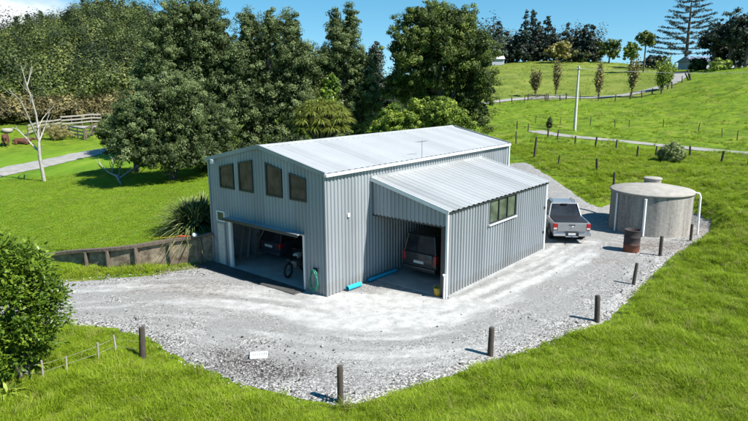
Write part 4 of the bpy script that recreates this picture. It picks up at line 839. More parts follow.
ptree('round_tree', 438, 62, 'huge dark green round topped tree standing behind the shed', [(440,38,40,30,4.4,0),(410,52,28,30,4,0),(470,56,26,34,4,0),(440,70,44,34,4.6,0),(478,86,22,28,3.6,0),(420,18,22,14,2.6,0),(455,20,26,16,3,0),(398,88,18,24,3,2),(470,116,26,24,3.4,0),(440,110,36,34,4,2)], LF['round'], 1150, 125, .74, 0.085, lob=16, tr=.55, lump=.24)
ptree('lime_bush', 425, 47, 'broad yellow green bush just beyond the shed roof', [(435,116,26,22,2.6,0),(400,124,26,14,2.4,0),(455,130,18,20,2.2,0),(415,134,40,16,2.8,0),(382,132,16,12,2,0)], LF['lime'], 650, 75, .45, .08, lob=12, tr=.2, cat='bush', lump=.16)
ptree('leafy_sapling', 392, 55, 'upright light green sapling left of the yellow green bush', [(393,112,8,10,.9,0),(386,118,7,10,.9,0)], LF['bright'], 60, 60, .4, .09, tr=.08, core=False)
ptree('under_shrub', 250, 54, 'low dark shrub growth at the foot of three pointed tree', [(240,158,40,14,2.4,0),(290,150,30,16,2.4,0),(215,162,20,14,2,-1)], LF['dark'], 420, 50, .7, .11, tr=.2, cat='shrub')
ptree('under_shrub', 135, 56, 'shadowy shrub at the left foot of the spreading tree', [(128,140,20,18,2.4,0),(112,132,10,12,1.8,0)], LF['dark'], 240, 55, .6, .10, tr=.2, cat='shrub')
# mop headed strap leaf tree
def strap_bush(name, x, y, z, r, zc, label, cat, mat, n=1500, ln=1.0, wd=.035, droop=1.2, heads=None, trk=True, flat=1.):
    e = empty(name, (x, y, z), 0, label, cat); heads = heads or [(0, 0, zc)]
    if trk: trunk(e, [(0, 0, -.3), (.1, 0, zc*.5), (0, 0, zc)], [.25, .2, .16], [([(0, 0, zc*.5), (h[0]*.6, h[1]*.6, zc*.5+(h[2]-zc*.5)*.6), h], [.12, .09, .06]) for h in heads])
    m = n*len(heads); hc = np.repeat(np.array(heads, float), n, 0); d = rng.normal(size=(m, 3)); d[:, 2] = np.abs(d[:, 2])*.9*flat+.05; d /= np.linalg.norm(d, axis=1)[:, None]
    l = ln*rng.uniform(.6, 1.15, m); side = np.cross(d, [0, 0, 1.]); side /= np.linalg.norm(side, axis=1)[:, None]+1e-9; Vs = []; seg = 5
    for k in range(seg):
        t = k/(seg-1); P = hc+d*(l*t)[:, None]; P[:, 2] -= droop*l*t**2.2*.55; ww = wd*(1-.9*t**1.5)*rng.uniform(.9, 1.1, m); Vs += [P-side*ww[:, None], P+side*ww[:, None]]
    Vq = np.stack(Vs, 1).reshape(-1, 3); base = np.arange(m)[:, None, None]*2*seg; F = np.array([[2*k, 2*k+1, 2*k+3, 2*k+2] for k in range(seg-1)])[None]+base
    mesh_np('leaves', Vq, F.reshape(-1, 4), mat, e, dict(tint=np.repeat(rng.uniform(.05, .95, m), 2*seg))); return e
x, y = pxw(323, 47); z = hz(x, y); zc = zat(323, 118, 47)-z
strap_bush('cabbage_tree', x, y, z, 2.4, zc, 'rounded mop of drooping yellow green strap leaves behind shed roof', 'tree', LF['strap'], n=330, ln=.95, wd=.028, droop=.9,
           heads=[(1.85*math.cos(a)*c, 1.3*math.sin(a)*c, zc-.1+1.25*s_) for a, c, s_ in [(k*PI/4+.3*j, math.cos(j*.5), math.sin(j*.5)) for j in range(-1, 3) for k in range(8)]]+[(0, 0, zc+1.2)])
x, y = pxw(194, 30.0); z = hz(x, y)
strap_bush('flax_bush', x, y, z, 1.2, .3, 'cream and green striped flax bush against the shed left wall', 'bush', LF['flax'], n=260, ln=2.5, wd=.038, droop=.75, trk=False, heads=[(0, 0, .1), (.3, .2, .1), (-.3, .2, .1), (.1, -.25, .1), (.2, .6, .2), (-.35, -.1, .05)], flat=2.6)
# flax on the track verge
x, y, z = ground_at(671, 162); e_ = tree('verge_bush', x, y, 'round fuzzy grey green bush beside the farm track', [(0, 0, .6, .95, .85, .75), (.45, .1, .75, .5, .5, .6), (-.4, 0, .65, .5, .5, .6), (.1, 0, 1.15, .4, .4, .4)], LF['verge'], 320, 60, .30, .11, None, .08, 'bush', False, asp=.16, flat=1.3)
# big leafed foreground shrub
def leafy(name, x, y, label, blobs, nc, nl, leaf, cr_, mat, cat='shrub', tr=.07):
    z = hz(x, y); e = empty(name, (x, y, z), 0, label, cat); L_ = [([(0, 0, 0), (b[0]*.4, b[1]*.4, b[2]*.5), (b[0], b[1], b[2])], [tr*.6, tr*.5, .015]) for b in blobs]
    trunk(e, [(0, 0, -.3), (0, 0, 1.0), (.1, .1, 1.8)], [tr, tr*.8, tr*.4], L_)
    C, D = clumps(blobs, nc, shell=(.45, 1.05), lump=.2, zb=.2, low=-.9); m = nc*nl; P = np.repeat(C, nl, 0); t = np.repeat(rng.uniform(.2, .8, nc), nl)+rng.normal(size=m)*.12
    d = rng.normal(size=(m, 3)); d[:, 2] = d[:, 2]*.5+.1; d = d+np.repeat(D, nl, 0)*.6; d /= np.linalg.norm(d, axis=1)[:, None]; l = leaf*rng.uniform(.6, 1.25, m)
    s = np.cross(d, rng.normal(size=(m, 3))*.5+np.array([0, 0, 1.])); s /= np.linalg.norm(s, axis=1)[:, None]; nrm = np.cross(s, d); P = P+d*(cr_*rng.uniform(.1, 1, m))[:, None]+rng.normal(size=(m, 3))*.06
    a = P; b1 = P+d*(l*.45)[:, None]-s*(l*.22)[:, None]+nrm*(l*.06)[:, None]; b2 = P+d*(l*.45)[:, None]+s*(l*.22)[:, None]+nrm*(l*.06)[:, None]; mid = P+d*(l*.5)[:, None]; c = P+d*l[:, None]-nrm*(l*.12)[:, None]
    Vq = np.stack([a, b1, mid, b2, c], 1).reshape(-1, 3); F = np.array([[0, 2, 1], [0, 3, 2], [1, 2, 4], [2, 3, 4]])[None]+np.arange(m)[:, None, None]*5
    mesh_np('leaves', Vq, F.reshape(-1, 3), mat, e, dict(tint=np.repeat(np.clip(t, 0, 1), 5))); return e
x, y, z = ground_at(28, 384); D0 = math.hypot(x, y)
B = [(b[0]-x, b[1]-y, b[2]-hz(x, y), *b[3:]) for b in blobs_px(D0+.4, [(14,312,36,36,1.1,0),(4,282,28,28,1.0,0),(30,300,20,30,.9,-.3),(10,345,26,22,.9,0),(-20,320,40,50,1.3,.2),(14,262,20,13,.7,0),(54,299,11,6,.4,-.2),(-6,352,24,20,.9,-.4),(42,318,10,14,.5,0)])]
leafy('leafy_shrub', x, y, 'large glossy leafy shrub at the left edge of the photo', B, 900, 20, .165, .16, LF['bright'])
for px, py, lab in ((8, 402, 'pale broad leafed plant at the bottom left corner'), (-2, 388, 'low fern like plant under the large leafy shrub')):
    x, y, z = ground_at(px, py); strap_bush('broadleaf_plant', x, y, hz(x, y), .5, .1, lab, 'plant', LF['lime'], n=70, ln=.75, wd=.06, droop=1.1, trk=False)
# ------------------------------------------------------------------ bare white tree and dead branches
def bare(name, px, py, D, strokes, label, cat, mat='deadwood', twigs=3, lie=False):
    x, y = pxw(px, D); z = hz(x, y); e = MB(); o = Vector((x, y, z))
    for st, r0, r1 in strokes:
        pts = []; n = len(st)
        for i, (a, b, dd) in enumerate(st): pts.append((Vector(at_dist(a, b, D+dd)) if not lie else Vector(ground_at(a, b+4))+Vector((0, 0, .15+abs(dd))))-o)
        if st[0][1] >= py-1: pts[0].z = -.2
        e.tube(pts, list(np.linspace(r0, r1, n)), 7, jit=.08)
        for k in range(1, n):
            for _ in range(twigs):
                t = random.random(); p = pts[k-1].lerp(pts[k], t); d = (pts[k]-pts[k-1]).normalized(); q = Vector((random.uniform(-1, 1), random.uniform(-1, 1), random.uniform(-.2, 1))); l = random.uniform(.4, 1.1)
                e.tube([p, p+(d*.6+q*.6)*l*.5, p+(d*.7+q*.5+Vector((0, 0, .2)))*l], [r1*.6+.008, .012, .004], 4)
    ob = e.build(name, M[mat], loc=(x, y, z)); return tag(ob, label, cat)
bare('bare_tree', 43, 168, 57, [([(43,169,0),(40,158,0),(39,146,0),(38,128,.3),(36,114,.2),(32,100,0),(27,86,0),(21,66,-.3)], .15, .025), ([(40,152,0),(33,146,.8),(26,138,1.2),(18,130,1.6),(11,127,2)], .10, .02),
     ([(38,140,0),(33,128,-.8),(26,112,-1.2),(20,100,-1.5),(9,90,-2)], .075, .02), ([(39,142,0),(43,132,.8),(47,121,1),(49,112,1)], .07, .02), ([(27,86,0),(30,76,.4),(32,67,.5)], .05, .015), ([(30,104,0),(33,96,-.3),(28,92,-.5)], .04, .015), ([(38,128,0),(43,118,1),(52,108,1.5)], .05, .012)],
     'leafless white barked tree standing beside the left driveway', 'tree', twigs=2)
bare('dead_branch', 122, 181, 45.5, [([(122,182,0),(117,174,0),(110,171,0),(104,166,0),(99,160,0)], .12, .03), ([(120,176,0),(132,174,.5),(146,170,.8),(154,163,1),(158,159,1)], .09, .02), ([(112,172,0),(114,164,.3),(112,158,.3)], .06, .015), ([(118,176,0),(122,168,.5),(126,160,.6)], .05, .012)], 'bleached dead branch sprawling on the lawn under spreading tree', 'branch', twigs=4, lie=True)
# ------------------------------------------------------------------ power pole and lines
x, y = pxw(575, 80); z = hz(x, y); e = empty('power_pole', (x, y, z), 0, 'tall pale leaning power pole in the green paddock', 'pole'); top = Vector(at_dist(579, 66, 80))-Vector((x, y, z))
mb = MB(); mb.tube([(0, 0, -.4), top], [.21, .12], 12); mb.build('pole', M['pole'], e)
mb = MB(); bar(mb, top+Vector((-.1, -.75, -.45)), top+Vector((.1, .75, -.45)), .05, .05); mb.build('crossarm', M['wood'], e)
for k in (-.65, .65): mb = MB(); mb.lathe([(.001, 0), (.05, .0), (.06, .06), (.03, .12), (.001, .13)], tuple(top+Vector((0, k, -.4))), 8); mb.build('insulator', M['white'], e)
pt = Vector((x, y, z))+top
for (a, b, D, dy, lab) in ((395, 76, 150, -.65, 'power line running left from pole, nearer strand'), (380, 74, 150, .65, 'power line running left from pole, farther strand'), (860, 62, 150, -.65, 'power line running right from pole, nearer strand'), (880, 60, 155, .65, 'power line running right from pole, farther strand')):
    q = Vector(at_dist(a, b, D)); p = pt+Vector((0, dy, -.3)); mb = MB(); mb.tube([p.lerp(q, t)-p-Vector((0, 0, 4*1.3*t*(1-t))) for t in np.linspace(0, 1, 14)], .016, 4); o = mb.build('power_line', M['wire'], loc=p); tag(o, lab, 'power line', 'power lines')
# ------------------------------------------------------------------ paddock fences
def pf(lst, h=1.15, r=.055, mt='dwood'): return [(a, b, h*random.uniform(.85, 1.1), r*random.uniform(.8, 1.2), mt) for a, b in lst]
fence('paddock_fence', [(516,144,1.3,.07,'dwood'),(534,159,1.75,.10,'dwood'),(558,167,.8,.06,'dwood'),(597,171,.9,.10,'dwood')], 'rough wire fence with dark posts climbing behind the tank')
fence('paddock_fence', pf([(517,129),(528,131.5),(548,137),(557,140),(575,145),(595,149),(616,151),(637,158)], .98, .08), 'fence with leaning posts just below the middle farm track')
fence('paddock_fence', pf([(655,158),(690,158),(721,163),(748,166),(790,170)], .95, .08), 'fence posts right of the round verge flax')
fence('paddock_fence', pf([(535,123),(560,125),(590,126),(615,126.5),(629,127),(663,128.5),(698,131.5),(722,138),(737,140),(760,141)], 1.1, .05), 'distant wire fence crossing the green paddock below the hill')
fence('paddock_fence', pf([(500,104.5),(512,104),(524,103),(545,101.5),(560,101),(580,101),(598,101),(615,101),(630,100),(642,98),(652,94.5),(662,92),(672,88.5),(682,84),(690,80.5)], 1.25, .09), 'post fence running beside the hill track to the crest')
x, y, z = ground_at(691, 80); mb = MB(); mb.tube([(-.0, 0, -.2), (-.7, .3, 1.9)], [.22, .2], 8); mb.tube([(-.3, 0.3, -.2), (-1.2, .6, 1.8)], [.15, .12], 8); o = mb.build('strainer_post', M['dwood'], loc=(x, y, hz(x, y))); tag(o, 'thick dark leaning post at the top of hill track fence', 'post')
# hurdles by the hill track
for px, lab in ((557, 'small dark gate on hill fence by the brown poplar'), (537, 'dark rail hurdle under the left olive poplar')):
    x, y, z = ground_at(px, 100.5); e = empty('field_gate', (x, y, hz(x, y)), 0, lab, 'gate', 'gates on the hill fence'); mb = MB()
    for k in range(4): mb.box(-1.7, 1.7, -.03, .03, .3+.28*k, .38+.28*k)
    bar(mb, (-1.6, .05, .35), (1.6, .05, 1.2), .04, .05); mb.build('rails', M['pwood'] if px > 550 else M['wood'], e); [MB().box(s*1.75-.09, s*1.75+.09, -.09, .09, -.2, 1.4).build('post', M['dwood'], e) for s in (-1, 1)]
# stock yards at left
def rail_fence(p0, p1, n, h, label, mt='pwood', rails=3):
    (x0, y0), (x1, y1) = pxw(*p0), pxw(*p1); o = Vector((x0, y0, hz(x0, y0))); e = empty('rail_fence', o, 0, label, 'fence', 'stock yard rails'); pts = [(x0+(x1-x0)*k/n, y0+(y1-y0)*k/n) for k in range(n+1)]
    P = [Vector((a, b, hz(a, b)))-o for a, b in pts]
    for p in P: mb = MB(); mb.tube([p-Vector((0, 0, .3)), p+Vector((0, 0, h*1.05))], .09, 7); mb.build('post', M['wood'], e)
    for k in range(rails):
        mb = MB(); zz = h*(.35+.6*k/max(1, rails-1))
        for a, b in zip(P[:-1], P[1:]): bar(mb, a+Vector((0, -.1, zz)), b+Vector((0, -.1, zz)), .03, .10)
        mb.build('rail', M[mt], e)
rail_fence((28,88),(62,92),4,1.4,'pale timber yard rails left of the bare white tree'); rail_fence((62,86),(86,82),3,1.4,'grey yard rails in front of the brush heap'); rail_fence((62,94),(102,96),4,1.6,'long pale upper rails at back of the stock yard',mt='pwood')
rail_fence((84,82),(108,90),3,1.4,'darker rails on right side of the stock yard',mt='wood')
x, y, z = ground_at(50, 126)
for k, (px, py, lab) in enumerate([(48, 126, 'purple brown brush heap beside the yard rails'), (57, 125, 'smaller brush heap nearer the stock yard rails')]):
    x, y = pxw(px, 84); B = [(0, 0, .8, 1.6, 1.2, 1.0), (1, 0, .5, 1, 1, .7)]; e = empty('brush_heap', (x, y, hz(x, y)), 0, lab, 'brush heap'); crown('twigs', LF['rustl'], e, B, 60, 60, .4, .13, asp=.15, core=False)
# cattle
def cow(x, y, rz, label, lying=False, s=1.):
    z = hz(x, y); e = empty('cow', (x, y, z), rz, label, 'cow', 'red brown cattle'); zo = -.55 if lying else 0
    J = [((0,0,1.0),.34),((-.55,0,1.02),.33),((-.85,0,1.05),.22),((.5,0,1.0),.34),((.85,0,1.08),.25),((1.15,0,1.2),.17),((1.35,0,1.22),.15),((1.62,0,1.05),.09)]; E_ = [(0,1),(1,2),(0,3),(3,4),(4,5),(5,6),(6,7)]
    def leg(base, hx, fr, sy):
        n = len(J)
        if lying: P = [((hx, sy*.25, .75), .14), ((hx+.2, sy*.4, .66), .08), ((hx-.1, sy*.45, .63), .05), ((hx-.25, sy*.45, .62), .05)]
        elif fr: P = [((hx, sy*.2, .72), .13), ((hx+.02, sy*.2, .42), .07), ((hx, sy*.2, .12), .05), ((hx+.05, sy*.2, .02), .06)]
        else: P = [((hx+.08, sy*.22, .75), .16), ((hx-.12, sy*.22, .45), .07), ((hx-.02, sy*.22, .12), .05), ((hx+.03, sy*.22, .02), .06)]
        J.extend(P); E_.extend([(base, n), (n, n+1), (n+1, n+2), (n+2, n+3)])
    for sy in (-1, 1): leg(3, .55, True, sy); leg(1, -.65, False, sy)
    n = len(J); J.extend([((-1.0, 0, 1.0), .04), ((-1.08, 0, .5), .03)]); E_.extend([(2, n), (n, n+1)]); n = len(J); J.extend([((1.3, .2, 1.3), .04), ((1.3, -.2, 1.3), .04)]); E_.extend([(6, n), (6, n+1)])
    me = bpy.data.meshes.new('body'); me.from_pydata([(a*s, b*s, (c+zo)*s) for (a, b, c), r in J], E_, []); me.materials.append(M['cow']); o = bpy.data.objects.new('body', me); link(o, e)
    sk = o.modifiers.new('skin', 'SKIN'); sv = me.skin_vertices if me.skin_vertices else None
    if not me.skin_vertices:
        bm_ = None
    for i, (p, r) in enumerate(J):
        if me.skin_vertices: me.skin_vertices[0].data[i].radius = (r*s, r*s)
    sb = o.modifiers.new('sub', 'SUBSURF'); sb.levels = sb.render_levels = 1; return e
x, y = pxw(5, 80); cow(x, y, 2.0, 'red brown cow at left edge facing away'); x, y = pxw(21, 81); cow(x, y, .3, 'red brown cow lying near the bare tree', True, .95)
x, y = pxw(7, 92); mb = MB(); mb.lathe([(.001, 0), (.62, 0), (.66, .5), (.6, .5), (.55, .1), (.001, .1)], n=24); o = mb.build('water_trough', M['tanktop'], loc=(x, y, hz(x, y))); tag(o, 'pale round trough behind the brown cattle', 'trough')
# ------------------------------------------------------------------ far right trees
def norfolk(px, D, top_py, base_py, lab, spread=30):
    x, y = pxw(px, D); z = hz(x, y); zt = zat(px, top_py, D); h = zt-z; e = empty('norfolk_pine', (x, y, z), 0, lab, 'tree'); L_ = []; Pc = []; Tn = []
    R_ = spread/591.46*D*1.12
    nl = 13
    for k in range(nl):
        f = .20+.78*k/(nl-1); zz = h*f; rr = R_*(1-f)**.75*1.15+.5
        for j in range(6):
            a = j*PI/3+k*.5+random.uniform(-.12, .12); r2 = rr*random.uniform(.85, 1.1); P = [Vector((math.cos(a)*r2*t, math.sin(a)*r2*t, zz+r2*(-.06*t+.16*t*t))) for t in np.linspace(0, 1, 7)]
            L_.append((P, [.10*(1-f)+.04, .05, .04, .035, .03, .02, .015])); m = int(26*r2)
            t = np.sqrt(rng.uniform(.06, 1, m)); pts = np.array([P[0].lerp(P[-1], 0)[:] for _ in range(1)]); base = np.c_[np.cos(a)*r2*t, np.sin(a)*r2*t, zz+r2*(-.06*t+.16*t*t)]
            Pc.append(base+rng.normal(size=(m, 3))*np.array([.30, .30, .14]))
    trunk(e, [(0, 0, -.5), (0, 0, h*.5), (0, 0, h)], [.5, .32, .05], L_); P = np.vstack(Pc); Vq = quads(P, .21, asp=.35); mesh_np('crown', Vq, np.arange(len(Vq)).reshape(-1, 4), LF['pine'], e, dict(tint=np.repeat(rng.uniform(0, .8, len(P)), 4)))
norfolk(684, 185, -10, 71, 'tall airy norfolk pine with tiered branches on the right skyline', 30)
def conical(px, D, top, wpx, lab, mat='pine', name='conifer', grp='dark conifers along the far ridge', base=None, n=70, seg=5, cat='tree', shell=(.3, 1.1)):
    x, y = pxw(px, D); z = hz(x, y); k = D/591.46*1.02; h = zat(px, top, D)-z; R_ = wpx*k*1.3; B = []
    for i in range(seg):
        f = .16+.80*i/(seg-1); r = R_*(1-f)**.6*.95+.3; B.append((random.uniform(-.15, .15)*R_, random.uniform(-.15, .15)*R_, h*f, r, r, h*.14))
    return tree(name, x, y, lab, B, LF[mat], int(n*1.6), 26, .9, .30, grp, .3, cat, False, shell=shell, lump=.35, low=-1, flat=.6)
ridge = [(489,214,30,9),(498,212,23,8),(505,214,33,7),(513,210,36,8),(523,208,12,6),(531,209,11,6),(538,214,24,7),(546,210,20,9),(553,216,30,8),(565,210,26,8),(573,214,33,7),(581,212,26,6),(588,210,27,7),(594,214,40,6)]
wd_ = ['first', 'second', 'third', 'fourth', 'fifth', 'sixth', 'seventh', 'eighth', 'ninth', 'tenth', 'eleventh', 'twelfth', 'thirteenth', 'fourteenth']
for i, (px, D, tp, wp) in enumerate(ridge): conical(px, D, tp, wp, f'dark ridge conifer, {wd_[i]} from the left in the skyline row')
def rnd(px, D, top, bot, wp, lab, mat, name='tree', grp=None, n=90, tr=.2, leaf=.28, cat='tree', crr=.8):
    x, y = pxw(px, D); z = hz(x, y); zt = zat(px, top, D)-z; zb = zat(px, bot, D)-z; k = D/591.46*1.04; c = (zt+zb)/2; r = (zt-zb)/2; R_ = wp*k
    B = [(0, 0, c, R_, R_, r), (R_*.35, 0, c+r*.35, R_*.6, R_*.6, r*.6), (-R_*.4, 0, c-r*.1, R_*.6, R_*.6, r*.6), (R_*.3, 0, c-r*.45, R_*.55, R_*.6, r*.45)]
    return tree(name, x, y, lab, B, LF[mat], n, 40, crr, leaf, grp, tr, cat, False, shell=(.45, 1.08), lump=.25)
rnd(557, 200, 41, 63, 12, 'golden leafed tree in front of the dark ridge conifers', 'gold', 'golden_tree'); rnd(608, 205, 38, 62, 9, 'rounded green tree right of the dark conifers on ridge', 'round', 'ridge_tree')
rnd(643, 170, 31, 48, 7, 'thin trunked tree with small round crown on the skyline', 'round', 'lollipop_tree', n=50); rnd(630, 190, 41, 64, 7.5, 'olive poplar crown between round tree and thin trunked tree', 'lime', 'ridge_poplar', n=60)
rnd(575, 205, 50, 64, 15, 'low dark shrubs under the right ridge conifers', 'dark', 'ridge_shrub', n=90, cat='shrub'); rnd(525, 214, 48, 64, 26, 'dark undergrowth beneath the tallest ridge conifers', 'pine', 'ridge_shrub', n=160, cat='shrub')
def poplar(px, D, top, base, wp, lab, mat):
    x, y = pxw(px, D); z = hz(x, y); h = zat(px, top, D)-z; k = D/591.46*1.04; R_ = wp*k; e = empty('poplar', (x, y, z), 0, lab, 'tree', 'young poplars beside the hill track')
    mb = MB(); mb.tube([(0, 0, -.3), (0, 0, h*.95)], [.16, .03], 6)
    Pc = []
    for j in range(26):
        a = random.uniform(0, 2*PI); z0 = random.uniform(.12, .5)*h; z1 = min(h, z0+random.uniform(.3, .5)*h); r = R_*random.uniform(.4, 1)*(1-.3*(z1/h)); P = [Vector((0, 0, z0)), Vector((math.cos(a)*r*.7, math.sin(a)*r*.7, z0*.6+z1*.4)), Vector((math.cos(a)*r, math.sin(a)*r, z1))]
        mb.tube(P, [.05, .03, .01], 4); m = 85; t = rng.uniform(.1, 1, m); A = np.array([p[:] for p in P]); Pt = A[0]*((1-t)**2)[:, None]+2*A[1]*(t*(1-t))[:, None]+A[2]*(t**2)[:, None]; Pc.append(Pt+rng.normal(size=(m, 3))*np.array([.22, .22, .3]))
    mb.build('trunk', M['bark'], e); P = np.vstack(Pc); Vq = quads(P, .15, up=.4, asp=.6); mesh_np('crown', Vq, np.arange(len(Vq)).reshape(-1, 4), LF[mat], e, dict(tint=np.repeat(rng.uniform(.1, .9, len(P)), 4)))
poplar(537, 127, 66, 99, 7.5, 'olive brown poplar, leftmost of the hill track row', 'rustl'); poplar(557, 128, 57, 99, 4, 'slim russet poplar, second in the hill track row', 'rustl'); poplar(600, 126, 59, 100, 4.5, 'bare brownish poplar, third in the hill track row', 'rustl')
poplar(633, 124, 57, 100, 6, 'wide brown poplar, fourth in the hill track row', 'rustl'); poplar(663, 122, 57, 92, 8.5, 'leafy green poplar at the right end of hill track row', 'lime'); poplar(669, 128, 54, 86, 6, 'leafy green poplar standing just behind the right end poplar', 'lime')
for i, (px, D, tp, bt, wp, lab) in enumerate([(712,165,24,60,14,'dark spreading pine nearest the norfolk pine'),(727,160,14,55,15,'tall dark pine, middle of the right skyline clump'),(744,158,10,55,14,'tall dark pine at the right photo edge'),(760,160,14,60,14,'dark pine just past the right edge clump'),(722,170,35,72,12,'lower dark pine within the right skyline clump'),(738,168,32,72,14,'lower dark pine at foot of right edge pines')]):
    rnd(px, D, tp, bt, wp, lab, 'pine', 'pine_tree', 'dark pines on the right skyline', n=130, tr=.35, leaf=.24, crr=1.0)
rnd(697, 168, 59, 73, 7, 'dark low bush left of the hilltop house', 'dark', 'hilltop_bush', cat='bush', n=60); rnd(652, 195, 54, 72, 12, 'dark hedge behind the crest of the track', 'pine', 'hilltop_hedge', cat='hedge', n=70); rnd(719, 150, 60, 71, 7, 'olive shrub in front of the hilltop house', 'lime', 'hilltop_bush', cat='bush', n=50)
# hilltop house
x, y = pxw(708, 185); z = hz(x, y)-.6; hs_ = empty('hilltop_house', (x, y, z+.2), .15, 'blue grey house half hidden on the right hilltop', 'house')
mb = MB(); mb.box(-7, 8, -3, 3, -1, 2.3); mb.build('wall', M['housewall'], hs_); mb = MB(); mb.prism([(-3.5, 2.3), (0, 3.7), (3.5, 2.3), (3.5, 2.2), (-3.5, 2.2)], -7.4, 8.4); mb.build('roof', M['houseroof'], hs_)
for a in (-5, -1.5, 2, 5): mb = MB(); mb.box(a, a+1.6, -3.06, -2.99, .7, 1.8); mb.build('window', M['cglass'], hs_)
x, y = pxw(497, 205); z = hz(x, y); hs_ = empty('ridge_shed', (x, y, z), 0, 'small pale roofed shed below the left ridge conifers', 'shed'); mb = MB(); mb.box(-2, 2, -1.5, 1.5, -1, 1.8); mb.build('wall', M['housewall'], hs_); mb = MB(); mb.prism([(-1.9, 1.8), (0, 2.8), (1.9, 1.8)], -2.2, 2.2); mb.build('roof', M['plate'], hs_)
# small shrubs in the paddock
x, y, z = ground_at(549, 128.5); tree('paddock_shrub', x, y, 'small dark upright shrub in the paddock behind the fence', [(0, 0, .3, .34, .34, .35), (0, 0, .75, .36, .36, .4), (.03, 0, 1.15, .2, .2, .35)], LF['dark'], 70, 40, .22, .06, None, .05, 'shrub', False)
# ------------------------------------------------------------------ bush clad hill (one mass) and its crest trees
def mass(name, px0, px1, d0, d1, n, rr, mat, lab, cat, hscale=1., leaf=.42, k=70, bias=1.0):
    az = rng.uniform(math.atan((px0-374)/600), math.atan((px1-374)/600), n); D = d0+(d1-d0)*rng.random(n)**bias; x = D*np.sin(az); y = D*np.cos(az); z = hbase(x, y); r = rr*rng.uniform(.6, 1.35, n)
    hh = r*rng.uniform(.9, 1.7, n)*hscale; ct = rng.uniform(-.05, 1.05, n); d = rng.normal(size=(n*k, 3)); d[:, 2] = np.abs(d[:, 2]); d /= np.linalg.norm(d, axis=1)[:, None]; q = rng.uniform(.6, 1.05, n*k)[:, None]
    lobes = rng.normal(size=(n, 5, 3)); lobes[..., 2] = np.abs(lobes[..., 2]); lobes /= np.linalg.norm(lobes, axis=-1)[..., None]; li = rng.integers(0, 5, n*k); ii = np.repeat(np.arange(n), k); lc = lobes[ii, li]*.55
    P = (lc+d*q*.55)*np.stack([r[ii], r[ii], hh[ii]], -1); P += np.stack([x[ii], y[ii], (z+hh*.6)[ii]], -1); t = ct[ii]+rng.normal(size=n*k)*.12
    Vq = quads(P, leaf, up=.3, asp=.7, out=d*.7+lc*1.6, ob=3.4); o = mesh_np(name, Vq, np.arange(len(Vq)).reshape(-1, 4), mat, None, dict(tint=np.repeat(np.clip(t, 0, 1), 4))); return tag(o, lab, cat, kind='stuff')
mass('hill_bush', -120, 330, 112, 290, 3000, 2.7, LF['forest'], 'dense dark green native bush covering the hill at left', 'bush', 1.1, .21, 170)
mass('hill_trees', -120, 330, 125, 280, 420, 3.3, LF['dark'], 'taller darker trees standing through the native bush on the hill', 'bush', 1.2, .24, 260)
mass('scrub', -80, 140, 97, 110, 520, 1.4, LF['scrub'], 'tan reeds and scrub along the foot of the bush hill', 'scrub', .9, .17, 90)
mass('hill_foot_bush', -80, 150, 107, 124, 300, 1.8, LF['round'], 'brighter green bushes between the tan scrub and bush hill', 'bush', 1., .18, 130)
mass('ridge_belt', 478, 604, 216, 236, 150, 2.6, LF['pine'], 'dark belt of undergrowth between the ridge conifers', 'undergrowth', 1.5, .3, 110)
mass('ridge_bush', 400, 500, 190, 240, 160, 3.5, LF['pine'], 'dark bush on the ridge behind the huge round tree', 'bush', 1.4, .4, 90)
for i, (px, D, tp, wp, lab) in enumerate([(26,236,20,4,'lone dark tree at the left end of bush skyline'),(36,238,16,3.5,'dark crest tree just right of the leftmost one'),(51,240,13,4,'round dark crest tree on the bush skyline'),(93,244,-1,6,'dark crest pine above the middle of the bush hill'),(104,244,-4,6,'tall crest pine beside the middle skyline pine'),(117,242,-3,6,'broad crest pine left of the tall near trees'),(130,242,2,6,'crest pine partly behind tall near tree'),(143,240,4,6,'rightmost crest pine touching the tall near tree')]):
    conical(px, D, tp, wp, lab, grp='pines on the bush hill crest', name='crest_pine')
# ------------------------------------------------------------------ grass
def tuft(name, nb, h, spread, wd, mat, lean=.5):
    Vs = []; F = []; T = []
    for k in range(nb):
        a = random.uniform(0, 2*PI); r = spread*math.sqrt(random.random()); b = random.uniform(0, 2*PI); x0, y0 = r*math.cos(a), r*math.sin(a); hh = h*random.uniform(.5, 1.1); l = lean*random.uniform(.2, 1.2)*hh; w_ = wd*random.uniform(.7, 1.2); c, s = math.cos(b), math.sin(b); n = len(Vs)
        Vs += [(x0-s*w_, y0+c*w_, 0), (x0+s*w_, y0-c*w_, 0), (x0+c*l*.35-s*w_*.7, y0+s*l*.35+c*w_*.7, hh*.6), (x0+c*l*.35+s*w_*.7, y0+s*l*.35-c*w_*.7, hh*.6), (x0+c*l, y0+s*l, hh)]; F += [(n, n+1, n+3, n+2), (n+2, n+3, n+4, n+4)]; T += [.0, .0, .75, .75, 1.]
    me = bpy.data.meshes.new(name); me.from_pydata(Vs, [], [tuple(dict.fromkeys(f)) for f in F]); me.materials.append(mat); at = me.attributes.new('tint', 'FLOAT', 'POINT'); at.data.foreach_set('value', T); return bpy.data.objects.new(name, me)
